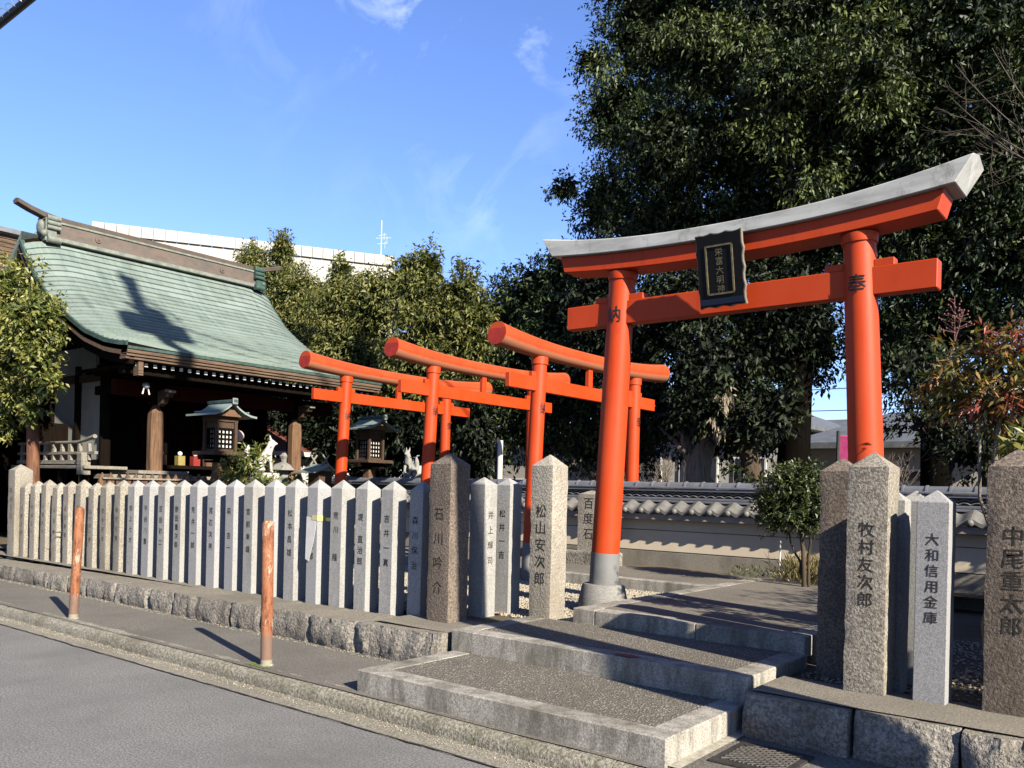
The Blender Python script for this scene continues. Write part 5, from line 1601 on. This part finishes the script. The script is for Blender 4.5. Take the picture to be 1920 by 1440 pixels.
weeds('tufts of dry grass behind the left end of the post row', -13.2, -11.2, 6.0, 6.6, .4, 900, 1.15, M['grass'], 3)
# stake
o = empty('garden_stake', (-3.95, 9.9, .5), 'thin pale stake beside the round bush', 'stake')
sx = at(1462, 1060, 9.9)
MB().tube([(sx[0], 9.9, .5), (sx[0], 9.9, 1.02)], .010, 8).build('rod', M['white_paint'], o)
MB().tube([(sx[0], 9.9, .72), (sx[0]+.16, 9.86, .52)], .003, 5).build('wire', M['white_paint'], o)
# fallen leaves
def fallen(px, py, z, label, s=.05, rz=0.):
    dx, dy = px-960., py-915.
    ca, sa = math.cos(ROLL), math.sin(ROLL)
    X_, V_ = dx*ca+dy*sa, -dx*sa+dy*ca
    r_ = FW*FOC+RT*X_-np.array([0, 0, 1.])*V_
    p = np.array([0, 0, EYE])+r_*((z-EYE)/r_[2])
    v = []
    pts = [(-1, 0), (-.5, .35), (.2, .42), (.8, .15), (1, 0), (.8, -.15), (.2, -.42), (-.5, -.35)]
    for (a, b) in pts:
        v.append((p[0]+s*(a*math.cos(rz)-b*math.sin(rz)), p[1]+s*(a*math.sin(rz)+b*math.cos(rz)), z+.006+.012*abs(b)*s/.05+.010*abs(a)*s/.05))
    v += [(q[0], q[1], q[2]-.002) for q in v]
    f = [tuple(range(8)), tuple(range(15, 7, -1))]+[(i, i+8, (i+1) % 8+8, (i+1) % 8) for i in range(8)]
    o = MB().add(v, f).build('fallen_leaf', M['leaf_dry']); tag(o, label, 'leaf', 'fallen leaves'); return o
fallen(938, 1150, .425, 'brown curled leaf at the foot of the short grey post left of the steps', .055, .3)
fallen(820, 1370, .01, 'tan leaf on the gutter in front of the lowest step', .04, .5)
fallen(750, 1350, .01, 'small leaf in the gutter left of the tan leaf', .025, 1.)
fallen(676, 1332, .01, 'dark brown leaf lying by the kerb at the left corner of the lowest step', .035, .2)
fallen(1290, 1190, .44, 'large brown leaf against the topmost platform edge', .06, .1)
fallen(1600, 1408, .13, 'orange brown leaf at the foot of the rough stones right of the steps', .06, -.2)
fallen(1565, 1402, .13, 'pale leaf beside the orange brown one', .05, -.1)
r_ = np.random.default_rng(77); n_ = 260
B = np.stack([-2.0+3*r_.random(n_), 5.2+1.6*r_.random(n_), .352+.02*r_.random(n_)], 1)
D = unit(r_.normal(size=(n_, 3))*np.array([1, 1, .25])); W_ = unit(np.cross(D, np.array([0, 0, 1.])+r_.normal(size=(n_, 3))*.3))
me = leaves_mesh('leaf_litter', B, D, W_, .05+.03*r_.random(n_), .022+.01*r_.random(n_), leaf_mat('litter_leaf', (.20, .12, .06), (.38, .28, .14), (.50, .42, .24), .8, .1), r_.random(n_))
o = link('leaf_litter', me, [], kind='stuff'); tag(o, 'dry fallen leaves behind the right-hand posts', 'leaf litter')

# things behind the right-hand posts
o = MB().ball((-1.16, 8.6, .95), .22, 12, 0, (1, .8, 1.1)).build('boulder', M['rock_face'], smooth=True); tag(o, 'rounded boulder seen between the clean grey post and the reddish post', 'boulder')
wp = empty('white_stand', (-1.0, 8.2, .35), 'white post with a sloped head behind the reddish post', 'post')
MB().box(-1.06, -.98, 8.15, 8.23, .35, 1.02).build('upright', M['white_paint'], wp)
MB().prism([(-1.06, 1.02), (-.98, 1.02), (-.94, 1.18), (-1.06, 1.18)], 8.15, 8.23, 'y').build('head', M['white_paint'], wp)
o = MB().box(-1.30, -.78, 9.3, 9.34, 1.24, 1.28).build('white_rail', M['white_paint']); tag(o, 'horizontal white rail behind the clean grey post', 'rail')
o = MB().box(-1.34, -.30, 9.0, 9.6, .35, .74).build('stone_bench', M['base_stone'], bevel=.02); tag(o, 'dark low stone block in the shade behind the right-hand posts', 'stone block')

# ------------------------------------------------------------------ distant buildings
def wbox(name, mat, parent, x0, x1, y0, y1, z0, z1, **k): return MB().box(x0, x1, y0, y1, z0, z1).build(name, mat, parent, **k)
# long white building
wb = empty('white_building', (-75, 51, 0), 'long white building rising behind the shrine roof', 'building')
A = Vector((-82.11, 39.1, 0)); Bp = Vector((-67.2, 63.35, 0)); dr = (Bp-A).normalized(); nr = Vector((-dr.y, dr.x, 0))
if nr.x > 0: nr = -nr
A2 = A-dr*.8
def wall_q(a, b, z0, z1, d0, d1, name, mat, par):
    p = [a-nr*d0, b-nr*d0, b+nr*d1, a+nr*d1]
    v = [(q.x, q.y, z0) for q in p]+[(q.x, q.y, z1) for q in p]
    return MB().add(v, [(0, 3, 2, 1), (4, 5, 6, 7), (0, 1, 5, 4), (1, 2, 6, 5), (2, 3, 7, 6), (3, 0, 4, 7)]).build(name, mat, par)
wall_q(A2, Bp, 0, 24.9, 0, 14, 'wall', M['bld_white'], wb)
n_ = 27
for k in range(n_):
    a = A2+dr*((Bp-A2).length*k/n_+.03); b = A2+dr*((Bp-A2).length*(k+1)/n_-.03)
    wall_q(a, b, 24.95, 26.0, .25, .5, 'parapet_panel', M['bld_white'], wb)
an = empty('roof_antenna', tuple(at(717, 470, 60)), 'thin white aerial mast on the long white building', 'antenna')
pz = Bp-dr*1.2+nr*1.5
k_ = 26.0
MB().tube([(pz.x, pz.y, 26), (pz.x, pz.y, 30.2)], .05, 6).build('mast', M['white_paint'], an)
for (dz, L) in ((28.2, 1.2), (27.6, .8), (28.5, .6)):
    MB().tube([(pz.x-L*.5*dr.x, pz.y-L*.5*dr.y, dz), (pz.x+L*.9*dr.x, pz.y+L*.9*dr.y, dz+.25)], .02, 5).build('aerial_arm', M['white_paint'], an)
    MB().tube([(pz.x+dr.x*L*.5, pz.y+dr.y*L*.5, dz-.4), (pz.x+dr.x*L*.5, pz.y+dr.y*L*.5, dz+.4)], .018, 5).build('aerial_rod', M['white_paint'], an)
# house at the left behind the shrine
hl = empty('neighbour_house', (-21, 6.5, 0), 'brown roofed house behind the shrine at the left edge', 'house')
wbox('wall', M['wood_dark_shaded'], hl, -24, -20.3, 5.0, 9.0, 0, 6.2)
for k in range(9):
    wbox('fascia_board', M['wood_y'], hl, -20.3+.02*k, -20.2+.02*k, 4.6, 9.2, 6.0+.085*k, 6.075+.085*k)
MB().prism([(-19.9, 6.78), (-22.2, 7.25), (-24.6, 6.78), (-24.6, 6.88), (-22.2, 7.36), (-19.9, 6.88)], 4.5, 9.3, 'y').build('roof', M['tile'], hl)
# sheet metal buildings at the left edge
lf = empty('corrugated_shed', (-22, 4.8, 0), 'blue grey corrugated metal building behind the small tree at the left edge', 'shed')
x0_, x1_ = -27.0, -19.0
y_ = 9.2
mb = MB(); k = 0
v = []; f = []
n_ = 150
for i in range(n_+1):
    xx = -32+11.2*i/n_
    for z in (0, 4.3): v.append((xx, y_+.05*(i % 2), z))
for i in range(n_): f.append((2*i, 2*i+2, 2*i+3, 2*i+1))
v += [(-32, y_+.3, 0), (-20.8, y_+.3, 0), (-20.8, y_+.3, 4.3), (-32, y_+.3, 4.3)]
m0 = len(v)-4
f += [(m0, m0+3, m0+2, m0+1)]
cs = MB().add(v, f)
cs.build('corrugated_wall', M['blue_sheet'], lf)
gs = empty('green_fence', (-18.5, 5.9, 0), 'dark green corrugated sheet fence at the left edge', 'sheet fence')
v = []; f = []; n_ = 80
for i in range(n_+1):
    xx = -22+5.0*i/n_
    for z in (.3, 2.55): v.append((xx, 6.3+.04*(i % 2), z))
for i in range(n_): f.append((2*i, 2*i+2, 2*i+3, 2*i+1))
MB().add(v, f).build('sheet', M['green_sheet'], gs)
MB().box(-22, -17, 6.26, 6.36, 2.55, 2.60).build('top_rail', M['white_paint'], gs)
wbox('dark_store', M['wood_dark_shaded'], None, -17.0, -16.2, 6.75, 7.2, .3, 2.55); tag(bpy.data.objects['dark_store'], 'dark wooden store box between the green sheets and the veranda', 'box')
o = slab('concrete_apron', -22, -14.3, 4.97, 5.9, .31, M['gutter'], 8, 2, .01)

# houses beyond the wall at the right
def house(name, label, px, Y, w, d, z_e, z_r, wallm, roofm, zb=0, windows=(), hip=True):
    c = at(px, 900, Y); x0, x1 = c[0]-w/2, c[0]+w/2
    r_ = empty(name, (c[0], Y+d/2, 0), label, 'house')
    wbox('wall', wallm, r_, x0, x1, Y, Y+d, 0, z_e)
    o_ = .45; i_ = (w*.28 if hip else 0)
    v = [(x0-o_, Y-o_, z_e), (x1+o_, Y-o_, z_e), (x1+o_, Y+d+o_, z_e), (x0-o_, Y+d+o_, z_e), (x0+i_-(0 if hip else o_), Y+d/2, z_r), (x1-i_+(0 if hip else o_), Y+d/2, z_r)]
    v += [(a, b, c_-.15) for a, b, c_ in v[:4]]
    MB().add(v, [(0, 1, 5, 4), (1, 2, 5), (2, 3, 4, 5), (3, 0, 4), (6, 7, 8, 9), (0, 6, 7, 1), (1, 7, 8, 2), (2, 8, 9, 3), (3, 9, 6, 0)]).build('roof', roofm, r_)
    for (u, z, ww, hh) in windows:
        f_ = MB().box(x0+u-.05, x0+u+ww+.05, Y-.05, Y-.003, z-.05, z+hh+.05).build('window', M['white_paint'], r_)
        MB().box(x0+u, x0+u+ww, Y-.055, Y-.051, z, z+hh).build('pane', M['glass'], f_)
    return r_
house('house', 'beige gabled house seen left of the right gate pillar', 1588, 27, 5.6, 6, 3.3, 4.2, M['bld_beige'], M['roof_grey'], 0, ((.8, 1.6, 1.2, 1.1),), False)
house('house', 'low house with grey hipped roof farther left beyond the wall', 1505, 30, 5.0, 6, 2.3, 3.2, M['bld_beige'], M['roof_grey'], 0, ((1, 1.2, 1.2, .8),))
house('house', 'pale house with brown tiled roof right of the right gate pillar', 1680, 22, 4.4, 6, 2.9, 3.9, M['bld_beige'], M['roof_grey'], 0, ((1.6, 1.7, 1.3, .5),))
house('house', 'cream house wall glimpsed behind the forked tree trunk', 1290, 24, 6.5, 6, 3.6, 4.6, M['bld_white'], M['roof_grey'], 0, ((1.0, 1.2, 1.3, 1.7), (3.0, 1.2, 1.2, 1.8), (4.8, 1.6, .9, 1.0)))
house('house', 'pale house with turquoise band glimpsed between the dark trees', 955, 26, 7.5, 6, 3.5, 4.3, M['bld_beige'], M['roof_grey'], 0, ((1.0, 1.2, 4.5, .7),))
house('house', 'white house behind the right-hand evergreens', 1760, 30, 9, 6, 3.3, 4.1, M['bld_white'], M['roof_grey'], 0, ((1.0, 1.8, 1.3, 1.0), (4.5, 1.8, 1.3, 1.0)))
o = MB().box(*(lambda p: (p[0]-.02, p[0]+.32, 19.9, 19.96, 2.28, 2.95))(at(1573, 860, 19.9))).build('pink_sign', M['pink'], bevel=.05, segs=3)
tag(o, 'pink sign panel beside the right gate pillar', 'sign')
o = MB().tube([(at(1571, 860, 19.8)[0], 19.8, 0), (at(1571, 860, 19.8)[0], 19.8, 3.05)], .045, 8).build('sign_pole', M['iron']); tag(o, 'dark pole holding up the pink sign', 'pole')
o = MB().tube([(-10.66, 13, .3), (-10.66, 13, 2.5)], .055, 10).build('white_pole', M['white_paint'], smooth='auto'); tag(o, 'white pole beyond the wall between the dark trees', 'pole')
o = MB().tube([(-10.78, 13.05, .3), (-10.78, 13.05, 2.55)], .025, 8).build('dark_pole', M['iron'], smooth='auto'); tag(o, 'thin dark pole beside the white pole beyond the wall', 'pole')
# far utility pole
fp = empty('utility_pole', (at(1517, 860, 60)[0], 60, 0), 'distant utility pole on the skyline above the low house roofs', 'utility pole')
q = at(1517, 860, 60)[0]
MB().tube([(q, 60, 0), (q, 60, 6.3)], .13, 8).build('pole', M['concrete'], fp)
MB().box(q-.9, q+.5, 59.95, 60.05, 4.6, 4.75).build('crossarm', M['steel'], fp)
for k, (z0, z1) in enumerate(((8.5, 9.2), (7.3, 7.5))):
    o = MB().tube([(q-18, 56, z0), (q+16, 62, z1)], .03, 4).build('overhead_cable', M['rubber']); tag(o, ('higher' if k == 0 else 'lower')+' thin distant cable over the low house roofs', 'cable')
# ------------------------------------------------------------------ utility pole just outside the picture (its shadow crosses the steps and the shrine roof)
up_ = empty('utility_pole', (.9, 4.0, 0), 'concrete utility pole with transformers standing at the kerb right of the steps', 'utility pole')
MB().tube([(.9, 4.18, 0), (.9, 3.16, 16.0)], [.19, .14], 20).build('pole', M['concrete'], up_, smooth='auto')
for z, hl_w in ((15.7, .42), (14.6, .5)):
    MB().box(.9-hl_w, .9+hl_w, 3.06, 3.16, z, z+.06).build('crossarm', M['steel'], up_)
for (dy, z, r_) in ((-.34, 13.5, .28), (.34, 13.2, .30), (.0, 14.1, .27)):
    MB().lathe([(r_*.8, z), (r_, z+.08), (r_, z+.82), (r_*.7, z+.9), (.06, z+1.0)], (.9+(.42 if dy == 0 else .05), 3.30+dy), 16).build('transformer', M['steel'], up_, smooth='auto')
for y in (-.35, -.15, .15, .35):
    MB().lathe([(.05, 15.76), (.07, 15.85), (.04, 15.92), (.06, 15.99)], (.9+y, 3.11), 8).build('insulator', M['white_paint'], up_)
MB().tube([(.9, 3.4, 15.2), (1.2, 3.9, 14.7), (1.0, 3.5, 14.2)], .03, 6).build('brace', M['steel'], up_)
p0 = at(0, 45, 3.95)
for k, (ey, ez) in enumerate(((13.5, 11.0), (11.0, 9.5))):
    sp_ = MB().tube([(.9, 3.3, 14.4-.6*k), (1.6, 6.0, 13.2-.8*k), (3.6, ey, ez)], .035, 6).build('service_cable', M['rubber'], up_)
cb = empty('overhead_cable', (-10, 3.95, 6.5), 'thick black spiral wrapped cable crossing the upper left corner', 'cable')
pts = [(-40+41*t, 3.95, p0[2]-.35*math.sin(math.pi*t)+.0) for t in [i/30 for i in range(31)]]
dz0 = p0[2]-min(pts, key=lambda p: abs(p[0]-p0[0]))[2]
pts = [(a, b, c_+dz0) for a, b, c_ in pts]
MB().tube(pts, .045, 8).build('cable', M['rubber'], cb, smooth='auto')
hl_ = MB()
ptsf = []
for i in range(1500):
    t = i/1500; xx = -22+22*t
    j = (xx+40)/41*30; a = int(j); z = pts[a][2]+(pts[min(a+1, 30)][2]-pts[a][2])*(j-a)
    an_ = i*.55
    ptsf.append((xx, 3.95+.07*math.cos(an_), z+.05+.07*math.sin(an_)))
hl_.tube(ptsf, .006, 3, cap=False).build('hanger_spiral', M['steel'], cb)
# small garden tree outside the picture, shading the ground behind the posts
L_ = [((.9, 6.3, 1.5), (.7, .5, .8)), ((1.7, 6.2, 2.2), (.9, .7, 1.0)), ((2.3, 7.2, 2.6), (1.0, 1.0, 1.1)), ((2.0, 8.6, 2.2), (1.1, 1.1, 1.1)), ((.6, 7.6, 1.4), (.7, .8, .8)), ((1.2, 9.6, 1.6), (1, 1, 1))]
tree('garden_tree', 'small evergreen garden tree standing right of the posts', 'tree', [(2.0, 7.2, .3), (2.0, 7.2, 1.6), (2.0, 7.3, 2.6)], [.09, .07, .04], L_, M['leaf_bush'], M['bark'], 131, None, leaf=.09, width=.038, per=8, dens=1.7, core=.3)
